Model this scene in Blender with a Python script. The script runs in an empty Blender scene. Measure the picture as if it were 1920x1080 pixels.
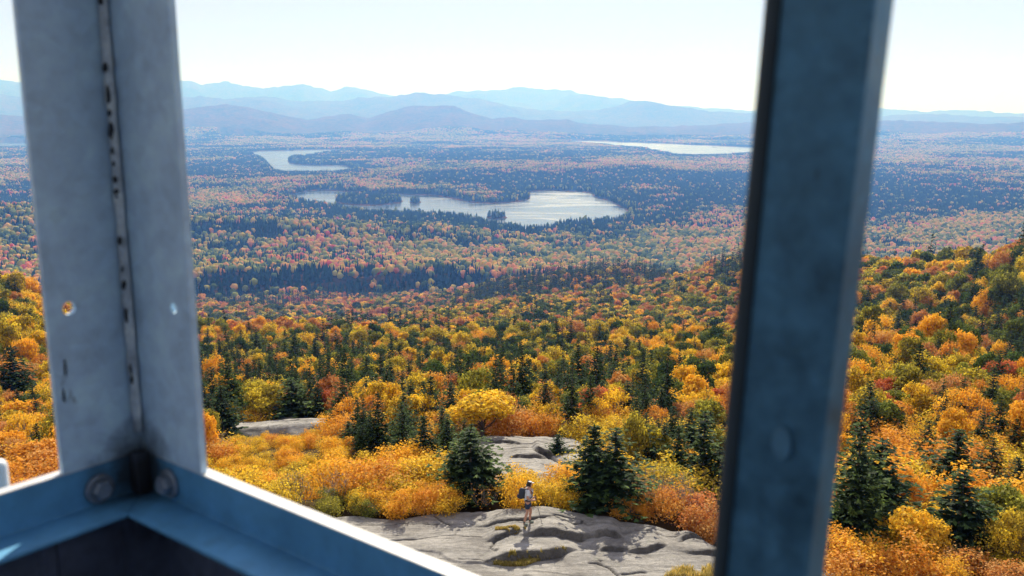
import bpy, bmesh, math, random
import numpy as np
from mathutils import Vector, Matrix
R = math.radians
scene = bpy.context.scene
C = scene.collection

# ---------------------------------------------------------------- camera, sky, sun, exposure
F_PX = 1700.0; PITCH = R(11.0); EYE = 15.5
cam_d = bpy.data.cameras.new("camera"); cam = bpy.data.objects.new("camera", cam_d); C.objects.link(cam)
cam.location = (0, 0, EYE); cam.rotation_euler = (R(90) - PITCH, 0, 0)
cam_d.sensor_width = 36; cam_d.lens = F_PX / 1920 * 36
cam_d.clip_start = 0.05; cam_d.clip_end = 120000
cam_d.dof.use_dof = True; cam_d.dof.focus_distance = 120; cam_d.dof.aperture_fstop = 5.6
scene.camera = cam

SUN_AZ, SUN_EL = R(6), R(38)          # azimuth clockwise from +Y (straight ahead)
world = bpy.data.worlds.new("World"); scene.world = world; world.use_nodes = True
nt = world.node_tree; nt.nodes.clear()
sky = nt.nodes.new("ShaderNodeTexSky"); sky.sky_type = 'NISHITA'; sky.sun_disc = False
sky.sun_elevation = SUN_EL; sky.sun_rotation = SUN_AZ; sky.altitude = 700; sky.air_density = 1.0; sky.dust_density = 0.7; sky.ozone_density = 1.2
tcw = nt.nodes.new("ShaderNodeTexCoord"); mpw = nt.nodes.new("ShaderNodeMapping"); mpw.inputs['Scale'].default_value = (1.0, 1.0, 7.0)
nz = nt.nodes.new("ShaderNodeTexNoise"); nz.inputs['Scale'].default_value = 2.6; nz.inputs['Detail'].default_value = 6; nz.inputs['Roughness'].default_value = 0.62; nz.inputs['Distortion'].default_value = 0.6
rpw = nt.nodes.new("ShaderNodeValToRGB"); rpw.color_ramp.elements[0].position = 0.40; rpw.color_ramp.elements[0].color = (.66, .66, .66, 1); rpw.color_ramp.elements[1].position = 0.75; rpw.color_ramp.elements[1].color = (1, 1, 1, 1)
mxw = nt.nodes.new("ShaderNodeMixRGB"); mxw.inputs['Color2'].default_value = (8.6, 8.2, 9.2, 1)
bgw = nt.nodes.new("ShaderNodeBackground"); bgw.inputs['Strength'].default_value = 0.056
ow = nt.nodes.new("ShaderNodeOutputWorld")
L = nt.links.new
L(tcw.outputs['Generated'], mpw.inputs['Vector']); L(mpw.outputs['Vector'], nz.inputs['Vector']); L(nz.outputs['Fac'], rpw.inputs['Fac'])
L(rpw.outputs['Color'], mxw.inputs['Fac']); L(sky.outputs['Color'], mxw.inputs['Color1']); L(mxw.outputs['Color'], bgw.inputs['Color']); L(bgw.outputs['Background'], ow.inputs['Surface'])

sd = bpy.data.lights.new("sun", 'SUN'); sd.energy = 5.0; sd.angle = R(0.53); sd.color = (1.0, 0.965, 0.93)
sun = bpy.data.objects.new("sun", sd); C.objects.link(sun); sun.location = (0, 0, 60)
sun_dir = Vector((math.sin(SUN_AZ) * math.cos(SUN_EL), math.cos(SUN_AZ) * math.cos(SUN_EL), math.sin(SUN_EL)))
sun.rotation_euler = sun_dir.to_track_quat('Z', 'Y').to_euler()

scene.view_settings.view_transform = 'Standard'; scene.view_settings.look = 'None'
scene.view_settings.exposure = 0.68; scene.view_settings.gamma = 1.0
scene.render.engine = 'CYCLES'
cy = scene.cycles
cy.use_denoising = True; cy.max_bounces = 6; cy.diffuse_bounces = 3; cy.glossy_bounces = 2; cy.transmission_bounces = 3
cy.volume_bounces = 0; cy.transparent_max_bounces = 4; cy.caustics_reflective = False; cy.caustics_refractive = False
cy.sample_clamp_indirect = 4.0; cy.use_adaptive_sampling = True; cy.adaptive_threshold = 0.01

# ---------------------------------------------------------------- helpers
rng = np.random.default_rng(7)
def ray(px, py):
    """direction through a point of the view (horizontal part has length 1)"""
    xc = (px - 960) / F_PX; yc = -(py - 540) / F_PX
    v = np.array([xc, math.cos(PITCH) + yc * math.sin(PITCH), -math.sin(PITCH) + yc * math.cos(PITCH)])
    return v / math.hypot(v[0], v[1])
def slope(px, py): return ray(px, py)[2]
def az_of(px, py=540):
    v = ray(px, py); return math.atan2(v[0], v[1])

def mesh_np(name, verts, faces, smooth=False):
    """faces: (n,k) int array, or list of such arrays"""
    me = bpy.data.meshes.new(name)
    if not isinstance(faces, list): faces = [faces]
    verts = np.asarray(verts, np.float32)
    me.vertices.add(len(verts)); me.vertices.foreach_set("co", verts.ravel())
    loops = np.concatenate([np.asarray(f).ravel() for f in faces]).astype(np.int32)
    tot = np.concatenate([np.full(len(f), np.asarray(f).shape[1]) for f in faces]).astype(np.int32)
    st = np.concatenate([[0], np.cumsum(tot)[:-1]]).astype(np.int32)
    me.loops.add(len(loops)); me.loops.foreach_set("vertex_index", loops)
    me.polygons.add(len(tot)); me.polygons.foreach_set("loop_start", st); me.polygons.foreach_set("loop_total", tot)
    me.update(calc_edges=True)
    if smooth: me.polygons.foreach_set("use_smooth", np.ones(len(tot), bool))
    return me
def fattr(me, name, vals, dom='POINT'):
    a = me.attributes.new(name, 'FLOAT', dom); a.data.foreach_set("value", np.asarray(vals, np.float32)); return a
def vattr(me, name, vals):
    a = me.attributes.new(name, 'FLOAT_VECTOR', 'POINT'); a.data.foreach_set("vector", np.asarray(vals, np.float32).ravel()); return a
def iattr(me, name, vals):
    a = me.attributes.new(name, 'INT', 'POINT'); a.data.foreach_set("value", np.asarray(vals, np.int32)); return a
def obj(name, me, mat=None, parent=None, link=True):
    o = bpy.data.objects.new(name, me)
    if link: C.objects.link(o)
    if mat is not None and me is not None:
        for m in (mat if isinstance(mat, list) else [mat]): me.materials.append(m)
    if parent is not None: o.parent = parent
    return o
def tag(o, label=None, cat=None, group=None, kind=None):
    if label: o["label"] = label
    if cat: o["category"] = cat
    if group: o["group"] = group
    if kind: o["kind"] = kind
    return o
def empty(name, loc, rz=0.0):
    o = bpy.data.objects.new(name, None); C.objects.link(o); o.location = loc; o.rotation_euler = (0, 0, rz); o.empty_display_size = 0.3
    return o

# value noise (numpy)
_perm = rng.random((256, 256))
def vnoise(x, y):
    xi = np.floor(x).astype(int); yi = np.floor(y).astype(int); fx = x - xi; fy = y - yi
    fx = fx * fx * (3 - 2 * fx); fy = fy * fy * (3 - 2 * fy)
    a = _perm[xi & 255, yi & 255]; b = _perm[(xi + 1) & 255, yi & 255]; c = _perm[xi & 255, (yi + 1) & 255]; d = _perm[(xi + 1) & 255, (yi + 1) & 255]
    return (a * (1 - fx) + b * fx) * (1 - fy) + (c * (1 - fx) + d * fx) * fy
def fbm(x, y, oct=4, gain=0.5):
    s = 0; a = 1; t = 0
    x = np.asarray(x, float); y = np.asarray(y, float)
    for i in range(oct):
        s = s + a * (vnoise(x + 17.3 * i, y + 5.7 * i) * 2 - 1); t += a; a *= gain; x = x * 2.03; y = y * 2.03
    return s / t
def sstep(a, b, x):
    t = np.clip((np.asarray(x, float) - a) / (b - a), 0, 1); return t * t * (3 - 2 * t)

# ---------------------------------------------------------------- terrain height
LAKE = EYE - 300.0
def treeh(d):
    return np.interp(d, [36, 50, 100, 200, 400, 1000], [0, 2, 3.5, 6.5, 9, 12])
# per azimuth column: (distance, row of canopy) or (distance, 'z', ground height)
Zn = [(10, 'z', .2), (20, 'z', .15), (27, 'z', .1), (33, 'z', 0), (36, 'z', -.35), (42, 'z', -2.9), (46, 'z', -3.6), (52, 'z', -4.3), (62, 'z', -7.0), (80, 'z', -11.8), (110, 'z', -20)]
far0 = [(1500, 545), (1900, 462), (2250, 398), (2450, 'z', -283)]
cols = {
 -200: Zn + [(150, 'z', -24), (200, 'z', -32), (260, 'z', -45), (330, 560), (450, 'z', -100), (700, 'z', -170), (1000, 572), (1500, 520), (1900, 445), (2300, 375), (2600, 'z', -283)],
 0:    Zn + [(150, 640), (200, 596), (260, 556), (310, 535), (400, 'z', -75), (650, 'z', -150), (1000, 563), (1500, 520), (1900, 445), (2300, 380), (2600, 'z', -283)],
 200:  Zn + [(150, 'z', -30), (200, 'z', -40), (260, 'z', -50), (330, 580), (450, 'z', -95), (650, 'z', -155), (900, 592), (1200, 560), (1500, 530), (1900, 450), (2300, 385), (2600, 'z', -283)],
 400:  Zn + [(150, 'z', -30), (200, 'z', -41), (260, 'z', -52.5), (330, 598), (450, 'z', -105), (650, 'z', -162), (900, 596), (1200, 566), (1400, 'z', -276), (1460, 547), (1540, 505), (1850, 466), (1980, 440), (2130, 405), (2300, 'z', -268), (2450, 'z', -283)],
 600:  Zn + [(150, 'z', -30), (200, 'z', -41.5), (260, 'z', -53), (330, 598), (450, 'z', -105), (650, 'z', -162), (900, 592), (1200, 567), (1400, 'z', -277), (1450, 550), (1530, 503), (1850, 470), (1970, 445), (2110, 413), (2280, 'z', -268), (2430, 'z', -283)],
 800:  Zn + [(150, 'z', -30.5), (200, 'z', -42), (260, 'z', -54), (330, 612), (450, 600), (650, 592), (900, 574), (1100, 558), (1400, 'z', -279), (1460, 549), (1535, 503), (1850, 474), (1970, 450), (2100, 424), (2260, 'z', -272), (2400, 'z', -284)],
 1000: Zn + [(150, 'z', -30.5), (200, 'z', -42), (260, 'z', -53.5), (330, 622), (450, 598), (650, 568), (900, 540), (1020, 522), (1200, 'z', -222), (1450, 'z', -281), (1540, 505), (1850, 480), (1980, 458), (2110, 440), (2300, 'z', -280), (2400, 'z', -284)],
 1200: Zn + [(150, 'z', -30), (200, 'z', -41), (260, 'z', -51.5), (330, 616), (450, 592), (650, 556), (900, 518), (1000, 503), (1200, 'z', -218), (1500, 'z', -282), (1850, 494), (1980, 478), (2080, 470), (2350, 'z', -284)],
 1400: [(10, 'z', .2), (20, 'z', .1), (27, 'z', 0), (32, 'z', -.5), (36, 'z', -1.2), (42, 'z', -3.2), (52, 'z', -5.0), (62, 'z', -7.0), (80, 'z', -11), (110, 'z', -18), (150, 'z', -27), (200, 'z', -36), (260, 640), (330, 600), (450, 560), (650, 498), (800, 476), (1000, 'z', -200), (1300, 'z', -272), (1900, 468), (2350, 'z', -284)],
 1600: [(10, 'z', .1), (20, 'z', 0), (27, 'z', -.3), (32, 'z', -1.0), (36, 'z', -1.8), (42, 'z', -3.2), (52, 'z', -5.0), (62, 'z', -6.6), (80, 'z', -9.5), (110, 'z', -15), (150, 'z', -22), (200, 648), (260, 592), (330, 542), (450, 488), (540, 476), (700, 'z', -130), (1000, 'z', -230), (1500, 'z', -282), (2350, 'z', -284)],
 1760: [(10, 'z', .1), (20, 'z', 0), (27, 'z', -.2), (32, 'z', -1.0), (36, 'z', -1.8), (42, 'z', -3), (52, 'z', -4.6), (62, 'z', -6.0), (80, 'z', -8.5), (110, 'z', -12.8), (150, 700), (200, 628), (260, 562), (330, 500), (390, 482), (520, 'z', -85), (700, 'z', -150), (1000, 'z', -240), (1500, 'z', -282), (2350, 'z', -284)],
 1920: [(10, 'z', .1), (20, 'z', 0), (27, 'z', -.2), (32, 'z', -.8), (36, 'z', -1.5), (42, 'z', -2.6), (52, 'z', -4.0), (62, 'z', -5.2), (80, 'z', -7.2), (110, 745), (150, 660), (200, 562), (260, 482), (360, 'z', -40), (520, 'z', -100), (700, 'z', -170), (1000, 'z', -250), (1500, 'z', -282), (2350, 'z', -284)],
 2200: [(10, 'z', .1), (20, 'z', 0), (27, 'z', -.2), (32, 'z', -.8), (36, 'z', -1.5), (42, 'z', -2.4), (52, 'z', -3.5), (62, 'z', -4.6), (80, 'z', -6.2), (110, 720), (150, 620), (200, 500), (260, 455), (360, 'z', -30), (520, 'z', -90), (700, 'z', -170), (1000, 'z', -250), (1500, 'z', -282), (2350, 'z', -284)],
}
NLD = 260
LD = np.linspace(math.log(10), math.log(2800), NLD)
def pchip(x, y, xq):
    x = np.asarray(x, float); y = np.asarray(y, float); h = np.diff(x); dl = np.diff(y) / h
    m = np.zeros(len(x)); m[0] = dl[0]; m[-1] = dl[-1]
    for i in range(1, len(x) - 1):
        if dl[i - 1] * dl[i] > 0:
            w1 = 2 * h[i] + h[i - 1]; w2 = h[i] + 2 * h[i - 1]; m[i] = (w1 + w2) / (w1 / dl[i - 1] + w2 / dl[i])
    i = np.clip(np.searchsorted(x, xq) - 1, 0, len(h) - 1); t = (xq - x[i]) / h[i]; t = np.clip(t, 0, 1)
    return (2*t**3-3*t**2+1)*y[i] + (t**3-2*t**2+t)*h[i]*m[i] + (-2*t**3+3*t**2)*y[i+1] + (t**3-t**2)*h[i]*m[i+1]
cpx = sorted(cols); caz = np.array([az_of(p, 640) for p in cpx]); tab = []
for p in cpx:
    pts = []
    for e in cols[p]:
        z = e[2] if e[1] == 'z' else EYE + e[0] * slope(p, e[1]) - float(treeh(e[0]))
        pts.append((math.log(e[0]), z))
    pts.append((math.log(2800), LAKE + 1.5))
    tab.append(pchip([a for a, b in pts], [b for a, b in pts], LD))
tab = np.array(tab)
NAZ = 220
AZ = np.linspace(caz[0], caz[-1], NAZ)
TAB = np.array([pchip(caz, tab[:, j], AZ) for j in range(NLD)])     # [ld, az]

# far ridges: silhouette rows at given distances (range, half depth, rows)
ridges = [
 (25000, 2700, 0, [(-600,185),(-150,160),(0,148),(50,153),(120,150),(200,156),(280,152),(330,150),(355,151),(385,160),(430,157),(470,164),(520,168),(575,162),(620,170),(650,163),(690,170),(740,180),(800,184),(835,176),(855,170),(900,172),(940,170),(980,163),(1020,166),(1060,170),(1110,178),(1180,187),(1215,192),(1262,198),(1330,203),(1400,207),(1500,206),(1600,203),(1660,204),(1700,206),(1740,209),(1790,206),(1830,207),(1870,211),(1920,213),(2100,206),(2500,214)]),
 (18500, 2200, 1, [(-600,200),(0,178),(100,185),(250,180),(340,178),(420,186),(500,182),(580,190),(640,190),(677,183),(730,181),(779,174),(829,177),(881,182),(936,194),(1000,205),(1060,209),(1127,205),(1184,190),(1212,190),(1262,199),(1324,208),(1408,212),(1550,219),(1660,216),(1750,213),(1850,219),(1920,220),(2500,220)]),
 (12500, 1600, 2, [(-600,225),(0,215),(150,222),(340,205),(424,196),(469,201),(526,216),(576,225),(621,217),(655,214),(689,222),(734,208),(773,198),(818,198),(852,199),(880,211),(925,223),(953,219),(992,225),(1060,223),(1099,231),(1200,238),(1300,236),(1400,230),(1550,234),(1660,225),(1750,228),(1850,232),(1920,228),(2500,235)]),
]
rid = []
for (D, W, k, rows) in ridges:
    a = np.array([az_of(p, 200) for p, r in rows]); z = np.array([EYE + D * slope(p, r) for p, r in rows])
    rid.append((D, W, k, a, z))
lakes_px = {
 'main': [(530,366),(560,362),(586,356.5),(612,357),(640,359),(700,363),(752,364),(768,366),(800,366),(828,368),(850,373),(873,378),(900,381.5),(947,381),(975,378),(990,376),(994,368),(990,361),(1000,359),(1029,357),(1060,359),(1089,360),(1112,362.5),(1114,371),(1142,376),(1163,388),(1177,395),(1182,404),(1160,416),(1100,418),(1066,419),(1040,424),(1024,434),(960,432),(900,414),(840,406),(760,402),(690,402),(620,388),(560,378)],
 'west': [(470,284),(520,283),(565,281.5),(610,281),(652,280),(640,284),(600,286),(575,291),(545,295),(538,302),(548,308),(600,310.5),(655,310),(658,323),(600,326),(540,326),(512,322),(500,303),(480,291)],
 'east': [(1058,265),(1103,264),(1160,266.5),(1228,268.5),(1332,273.5),(1410,276.5),(1460,279),(1450,287),(1410,287.5),(1364,291),(1318,293.5),(1280,293),(1256,288),(1240,284),(1201,277),(1145,273),(1100,269)],
 'sliver_a': [(-80,266),(0,267),(40,268),(66,270),(60,276),(20,278),(-80,279)],
 'sliver_b': [(425,261.5),(500,262),(500,264.6),(425,264)],
 'sliver_c': [(1332,264),(1460,265),(1460,268.5),(1340,266.6)],
 'sliver_d': [(1192,257.6),(1242,258),(1242,260.2),(1200,260)],
}
def px_plane(px, py, z):
    v = ray(px, py); t = (z - EYE) / v[2]; return (v[0] * t, v[1] * t)
LK = {k: np.array([px_plane(a, b, LAKE) for a, b in v]) for k, v in lakes_px.items()}
def smooth_poly(P, n=2):
    for _ in range(n):
        Q = np.roll(P, -1, 0); P = np.stack([P * .75 + Q * .25, P * .25 + Q * .75], 1).reshape(-1, 2)
    return P
LKS = {k: smooth_poly(v) for k, v in LK.items()}
def sdf(P, x, y):
    """signed distance to polygon, negative inside"""
    x = np.asarray(x, float); y = np.asarray(y, float); d = np.full(x.shape, 1e18); ins = np.zeros(x.shape, bool)
    n = len(P)
    for i in range(n):
        ax, ay = P[i]; bx, by = P[(i + 1) % n]; ex, ey = bx - ax, by - ay
        t = np.clip(((x - ax) * ex + (y - ay) * ey) / (ex * ex + ey * ey + 1e-9), 0, 1)
        d = np.minimum(d, (x - ax - t * ex) ** 2 + (y - ay - t * ey) ** 2)
        c = ((ay > y) != (by > y)) & (x < (bx - ax) * (y - ay) / (by - ay + 1e-12) + ax); ins ^= c
    d = np.sqrt(d); return np.where(ins, -d, d)
isles_px = {  # waterline outlines
 'island': [(627,374),(640,369),(675,367),(710,368),(740,371),(755,375),(752,381),(720,385),(680,386),(645,383),(630,379)],
 'islet':  [(767,378),(778,376),(789,378),(787,382),(776,383),(768,381)],
 'rock islet': [(913,406),(930,404),(950,406),(949,410),(930,412),(914,410)],
 'east islet': [(1335,275.3),(1344,275.6),(1343,276.8),(1335,276.6)],
}
IS = {k: smooth_poly(np.array([px_plane(a, b, LAKE) for a, b in v])) for k, v in isles_px.items()}
def lake_sd(x, y):
    s = np.full(np.shape(x), 1e9)
    for P in LKS.values():
        s = np.minimum(s, sdf(P, x, y))
    for P in IS.values():
        s = np.maximum(s, -sdf(P, x, y))
    return s
def height(x, y, lk=None):
    x = np.asarray(x, float); y = np.asarray(y, float)
    d = np.hypot(x, y) + 1e-6; az = np.arctan2(x, y)
    # near table
    ld = np.clip(np.log(np.clip(d, 10, 2800)), LD[0], LD[-1])
    u = (ld - LD[0]) / (LD[-1] - LD[0]) * (NLD - 1); v = np.clip((az - AZ[0]) / (AZ[-1] - AZ[0]) * (NAZ - 1), 0, NAZ - 1)
    i = np.clip(u.astype(int), 0, NLD - 2); j = np.clip(v.astype(int), 0, NAZ - 2); fu = u - i; fv = v - j
    zn = TAB[i, j]*(1-fu)*(1-fv) + TAB[i+1, j]*fu*(1-fv) + TAB[i, j+1]*(1-fu)*fv + TAB[i+1, j+1]*fu*fv
    # behind the summit: blend to a plain symmetric hill
    back = -d * 0.18 + 1.5
    back = np.where(d < 10, .2, np.maximum(back, LAKE + 3)); wb = sstep(0.95, 1.6, np.abs(az))
    zn = zn * (1 - wb) + np.minimum(back, zn * 0 + .2) * wb
    amp = np.interp(d, [60, 120, 400, 900, 1500, 2500], [0, .5, 2.0, 6, 10, 5])
    zn = zn + fbm(x * .012 + 9, y * .012, 3) * amp * .4 + fbm(x * .0035, y * .0035 + 3, 3) * amp
    # flatland beyond
    if lk is None: lk = np.where(d > 2000, lake_sd(x, y), 1e9)
    und = (fbm(x * .0005 + 3.1, y * .0005, 4) + .25) * np.interp(d, [2800, 4500, 9000, 12000], [8, 34, 46, 60])
    und = np.maximum(und, -1) * sstep(80, 1100, lk)
    zf = LAKE + 2 + und
    w = sstep(2350, 2800, d); z = zn * (1 - w) + zf * w
    for (D, W, k, a, zz) in rid:
        zr = np.interp(az, a, zz) * (1 + .10 * fbm(az * 60 + 9 * k, az * 0 + k * 3.3, 4)) + (6 - 2 * k) * 8 * fbm(az * 130 + 5 * k, az * 0 + 1.7, 3)
        wob = fbm(x * .0004 + 31 * k, y * .0004, 4)
        Dk = D + wob * W * .8
        prof = np.exp(-((d - Dk) / (W * np.where(d < Dk, 1.25, 1.0))) ** 2)
        rough = fbm(x * .0011 + 7 * k, y * .0011 + 4, 5)
        h = (zr - LAKE) * prof * (1 + .45 * rough * np.clip((1 - prof) * 3, 0, 1)) + LAKE
        z = np.where(h > z, h, z) if k else np.maximum(z, h)
    foot = sstep(9000, 14000, d) * (fbm(x * .00035 + 70, y * .00035, 4) * .5 + .35) * 130 * (1 - sstep(24000, 29000, d)*.5)
    z = np.maximum(z, LAKE + 2 + np.maximum(foot, 0) * sstep(300, 2500, lk))
    # shores and beds
    z = np.where(lk < 60, np.minimum(z, LAKE + 1.2 + np.maximum(lk, 0) * .06), z)
    z = np.where(lk < 0, LAKE - np.minimum(-lk * .1 + .3, 4), z)
    return z
def ground_hit(px, py, dmin=12., dmax=4000.):
    """where the line of sight through (px,py) meets the ground"""
    v = ray(px, py); t = np.exp(np.linspace(math.log(dmin), math.log(dmax), 3000))
    zt = EYE + v[2] * t; h = height(v[0] * t, v[1] * t)
    k = np.argmax(zt < h)
    if not (zt < h).any(): k = len(t) - 1
    return (v[0] * t[k], v[1] * t[k], float(h[k]), t[k])
# ---------------------------------------------------------------- material helpers
def new_mat(name):
    m = bpy.data.materials.new(name); m.use_nodes = True; n = m.node_tree; n.nodes.clear()
    out = n.nodes.new("ShaderNodeOutputMaterial"); return m, n, out
def N(n, t, **kw):
    o = n.nodes.new(t)
    for k, v in kw.items():
        if k.startswith('i_'): o.inputs[k[2:].replace('_', ' ')].default_value = v
        else: setattr(o, k, v)
    return o
def ramp(n, stops, src=None, interp='LINEAR'):
    r = n.nodes.new("ShaderNodeValToRGB"); cr = r.color_ramp; cr.interpolation = interp
    while len(cr.elements) < len(stops): cr.elements.new(0.5)
    for e, (p, c) in zip(cr.elements, stops):
        e.position = p; e.color = tuple(c) + (1,) if len(c) == 3 else c
    if src is not None: n.links.new(src, r.inputs['Fac'])
    return r
def math_(n, op, a, b=None, c=None, clamp=False):
    m = n.nodes.new("ShaderNodeMath"); m.operation = op; m.use_clamp = clamp
    for k, s in enumerate((a, b, c)):
        if s is None: continue
        if isinstance(s, (int, float)): m.inputs[k].default_value = s
        else: n.links.new(s, m.inputs[k])
    return m.outputs[0]
def mixc(n, f, a, b, blend='MIX'):
    m = n.nodes.new("ShaderNodeMixRGB"); m.blend_type = blend
    for k, s in (('Fac', f), ('Color1', a), ('Color2', b)):
        if isinstance(s, (int, float)): m.inputs[k].default_value = s
        elif isinstance(s, tuple): m.inputs[k].default_value = s + (1,) if len(s) == 3 else s
        else: n.links.new(s, m.inputs[k])
    return m.outputs[0]
def noise(n, vec, scale, detail=3, rough=.5, dist=0):
    t = N(n, "ShaderNodeTexNoise"); t.inputs['Scale'].default_value = scale; t.inputs['Detail'].default_value = detail
    t.inputs['Roughness'].default_value = rough; t.inputs['Distortion'].default_value = dist
    if vec is not None: n.links.new(vec, t.inputs['Vector'])
    return t.outputs['Fac']
def geo_pos(n): return n.nodes.new("ShaderNodeNewGeometry").outputs['Position']
def attr(n, name, typ='GEOMETRY', out='Fac'):
    a = n.nodes.new("ShaderNodeAttribute"); a.attribute_name = name; a.attribute_type = typ; return a.outputs[out]

def leaf_mat(name, stops, rnd_src, transl=.42, rough=.7, leafvar=.45):
    """foliage: colour picked from stops by rnd_src(n) -> socket in 0..1, per-leaf value in attribute lv"""
    m, n, out = new_mat(name)
    s = rnd_src(n)
    col = ramp(n, stops, s).outputs['Color']
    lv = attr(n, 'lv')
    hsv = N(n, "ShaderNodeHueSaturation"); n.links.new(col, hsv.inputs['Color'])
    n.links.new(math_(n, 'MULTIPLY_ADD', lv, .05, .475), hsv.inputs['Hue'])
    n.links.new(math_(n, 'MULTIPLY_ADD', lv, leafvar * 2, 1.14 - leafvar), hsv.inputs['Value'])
    c = hsv.outputs['Color']
    d = N(n, "ShaderNodeBsdfDiffuse"); t = N(n, "ShaderNodeBsdfTranslucent"); mx = N(n, "ShaderNodeMixShader"); mx.inputs[0].default_value = transl
    n.links.new(c, d.inputs['Color']); n.links.new(c, t.inputs['Color']); n.links.new(d.outputs[0], mx.inputs[1]); n.links.new(t.outputs[0], mx.inputs[2])
    g = N(n, "ShaderNodeBsdfGlossy"); g.inputs['Roughness'].default_value = .6; g.inputs['Color'].default_value = (.8, .8, .8, 1)
    m2 = N(n, "ShaderNodeMixShader"); m2.inputs[0].default_value = .012
    n.links.new(mx.outputs[0], m2.inputs[1]); n.links.new(g.outputs[0], m2.inputs[2]); n.links.new(m2.outputs[0], out.inputs['Surface'])
    return m

# forest floor / far forest ground
def forest_ground():
    m, n, out = new_mat("forest_ground")
    p = geo_pos(n)
    a = noise(n, p, .02, 5, .7); b = noise(n, p, .0035, 4, .6); c = noise(n, p, .25, 3, .6)
    col = ramp(n, [(.30, (.012, .026, .014)), (.45, (.035, .045, .018)), (.53, (.10, .065, .025)), (.62, (.16, .075, .03)), (.75, (.13, .10, .03))], math_(n, 'ADD', math_(n, 'MULTIPLY', a, .75), math_(n, 'MULTIPLY', b, .3))).outputs['Color']
    near = ramp(n, [(.3, (.03, .022, .012)), (.6, (.085, .058, .028)), (.8, (.12, .10, .04))], c).outputs['Color']
    sx = N(n, "ShaderNodeVectorMath", operation='LENGTH'); n.links.new(p, sx.inputs[0])
    f = math_(n, 'DIVIDE', math_(n, 'SUBTRACT', sx.outputs['Value'], 300.), 900., clamp=True)
    col = mixc(n, f, near, col)
    bs = N(n, "ShaderNodeBsdfDiffuse"); n.links.new(col, bs.inputs['Color'])
    bp = N(n, "ShaderNodeBump"); bp.inputs['Distance'].default_value = 14.; bp.inputs['Strength'].default_value = .9; n.links.new(noise(n, p, .03, 4, .75), bp.inputs['Height'])
    n.links.new(bp.outputs[0], bs.inputs['Normal']); n.links.new(bs.outputs[0], out.inputs['Surface'])
    return m
M_ground = forest_ground()

def water_mat():
    m, n, out = new_mat("lake_water")
    p = geo_pos(n)
    b = N(n, "ShaderNodeBsdfPrincipled"); b.inputs['Base Color'].default_value = (.012, .03, .045, 1); b.inputs['IOR'].default_value = 1.33
    mw = N(n, 'ShaderNodeMapping'); mw.inputs['Scale'].default_value = (.5, 1.3, 1); n.links.new(p, mw.inputs['Vector']); w = noise(n, mw.outputs[0], .006, 5, .65, 1.2)
    rg = ramp(n, [(.36, (.12,)*3), (.64, (.30,)*3)], w).outputs['Color']
    n.links.new(rg, b.inputs['Roughness'])
    bp = N(n, "ShaderNodeBump"); bp.inputs['Strength'].default_value = .25; bp.inputs['Distance'].default_value = .5
    n.links.new(noise(n, p, .35, 3, .6), bp.inputs['Height']); n.links.new(bp.outputs[0], b.inputs['Normal'])
    n.links.new(b.outputs[0], out.inputs['Surface']); return m
M_water = water_mat()

# ---------------------------------------------------------------- the ground as one sheet to the horizon
inner = np.linspace(-.80, .80, 560); outer = np.concatenate([np.linspace(.80, 2 * math.pi - .80, 60)[1:-1]])
azs = np.concatenate([inner, outer])
ds = np.exp(np.linspace(math.log(3), math.log(33000), 780))
A, D_ = np.meshgrid(azs, ds); X = np.sin(A) * D_; Y = np.cos(A) * D_
Z = height(X, Y)
# the sheet dips a little under the bare rock slabs, which are their own sheets
def rock_mask(x, y):
    """1 where the summit slab lies"""
    d = np.hypot(x, y); az = np.arctan2(x, y)
    return 1 - sstep(33.5, 36.0, d)
def in_ellipse(x, y, cx, cy, rx, ry): return ((x - cx) / rx) ** 2 + ((y - cy) / ry) ** 2
Z = Z - .9 * rock_mask(X, Y)
nA = len(azs); nD = len(ds)
idx = np.arange(nA * nD).reshape(nD, nA); nx = np.roll(idx, -1, 1)
faces = np.stack([idx[:-1], nx[:-1], nx[1:], idx[1:]], -1).reshape(-1, 4)
V = np.stack([X, Y, Z], -1).reshape(-1, 3); V = np.vstack([V, [[0, 0, -.7]]])
tri = np.stack([np.full(nA, len(V) - 1), nx[0], idx[0]], -1)
faces = faces[:, ::-1]; 
ground = obj("ground", mesh_np("ground", V, [faces, tri], smooth=True), M_ground); tag(ground, "forested ground falling from the summit to the wide valley floor", "ground", kind="structure")

# ---------------------------------------------------------------- lakes
def poly_sheet(name, P, z, mat):
    bm = bmesh.new(); vs = [bm.verts.new((a, b, z)) for a, b in P]; f = bm.faces.new(vs)
    if f.normal.z < 0: f.normal_flip()
    bmesh.ops.triangulate(bm, faces=[f]); bm.normal_update()
    for q in bm.faces:
        if q.normal.z < 0: q.normal_flip()
    me = bpy.data.meshes.new(name); bm.to_mesh(me); bm.free(); return obj(name, me, mat)
lake_labels = {'main': "nearest large lake with wooded islands below the ridge", 'west': "smaller lake with a wooded peninsula behind the nearest one",
 'east': "long bright lake far off beside the window post", 'sliver_a': "thin strip of far water at the left edge", 'sliver_b': "narrow far pond just above the smaller lake",
 'sliver_c': "thin water strip beyond the long bright lake", 'sliver_d': "short thin pond strip above the long bright lake"}
for k, P in LKS.items():
    o = poly_sheet("lake_water", P, LAKE, M_water); tag(o, lake_labels[k], "lake", kind="structure")
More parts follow.
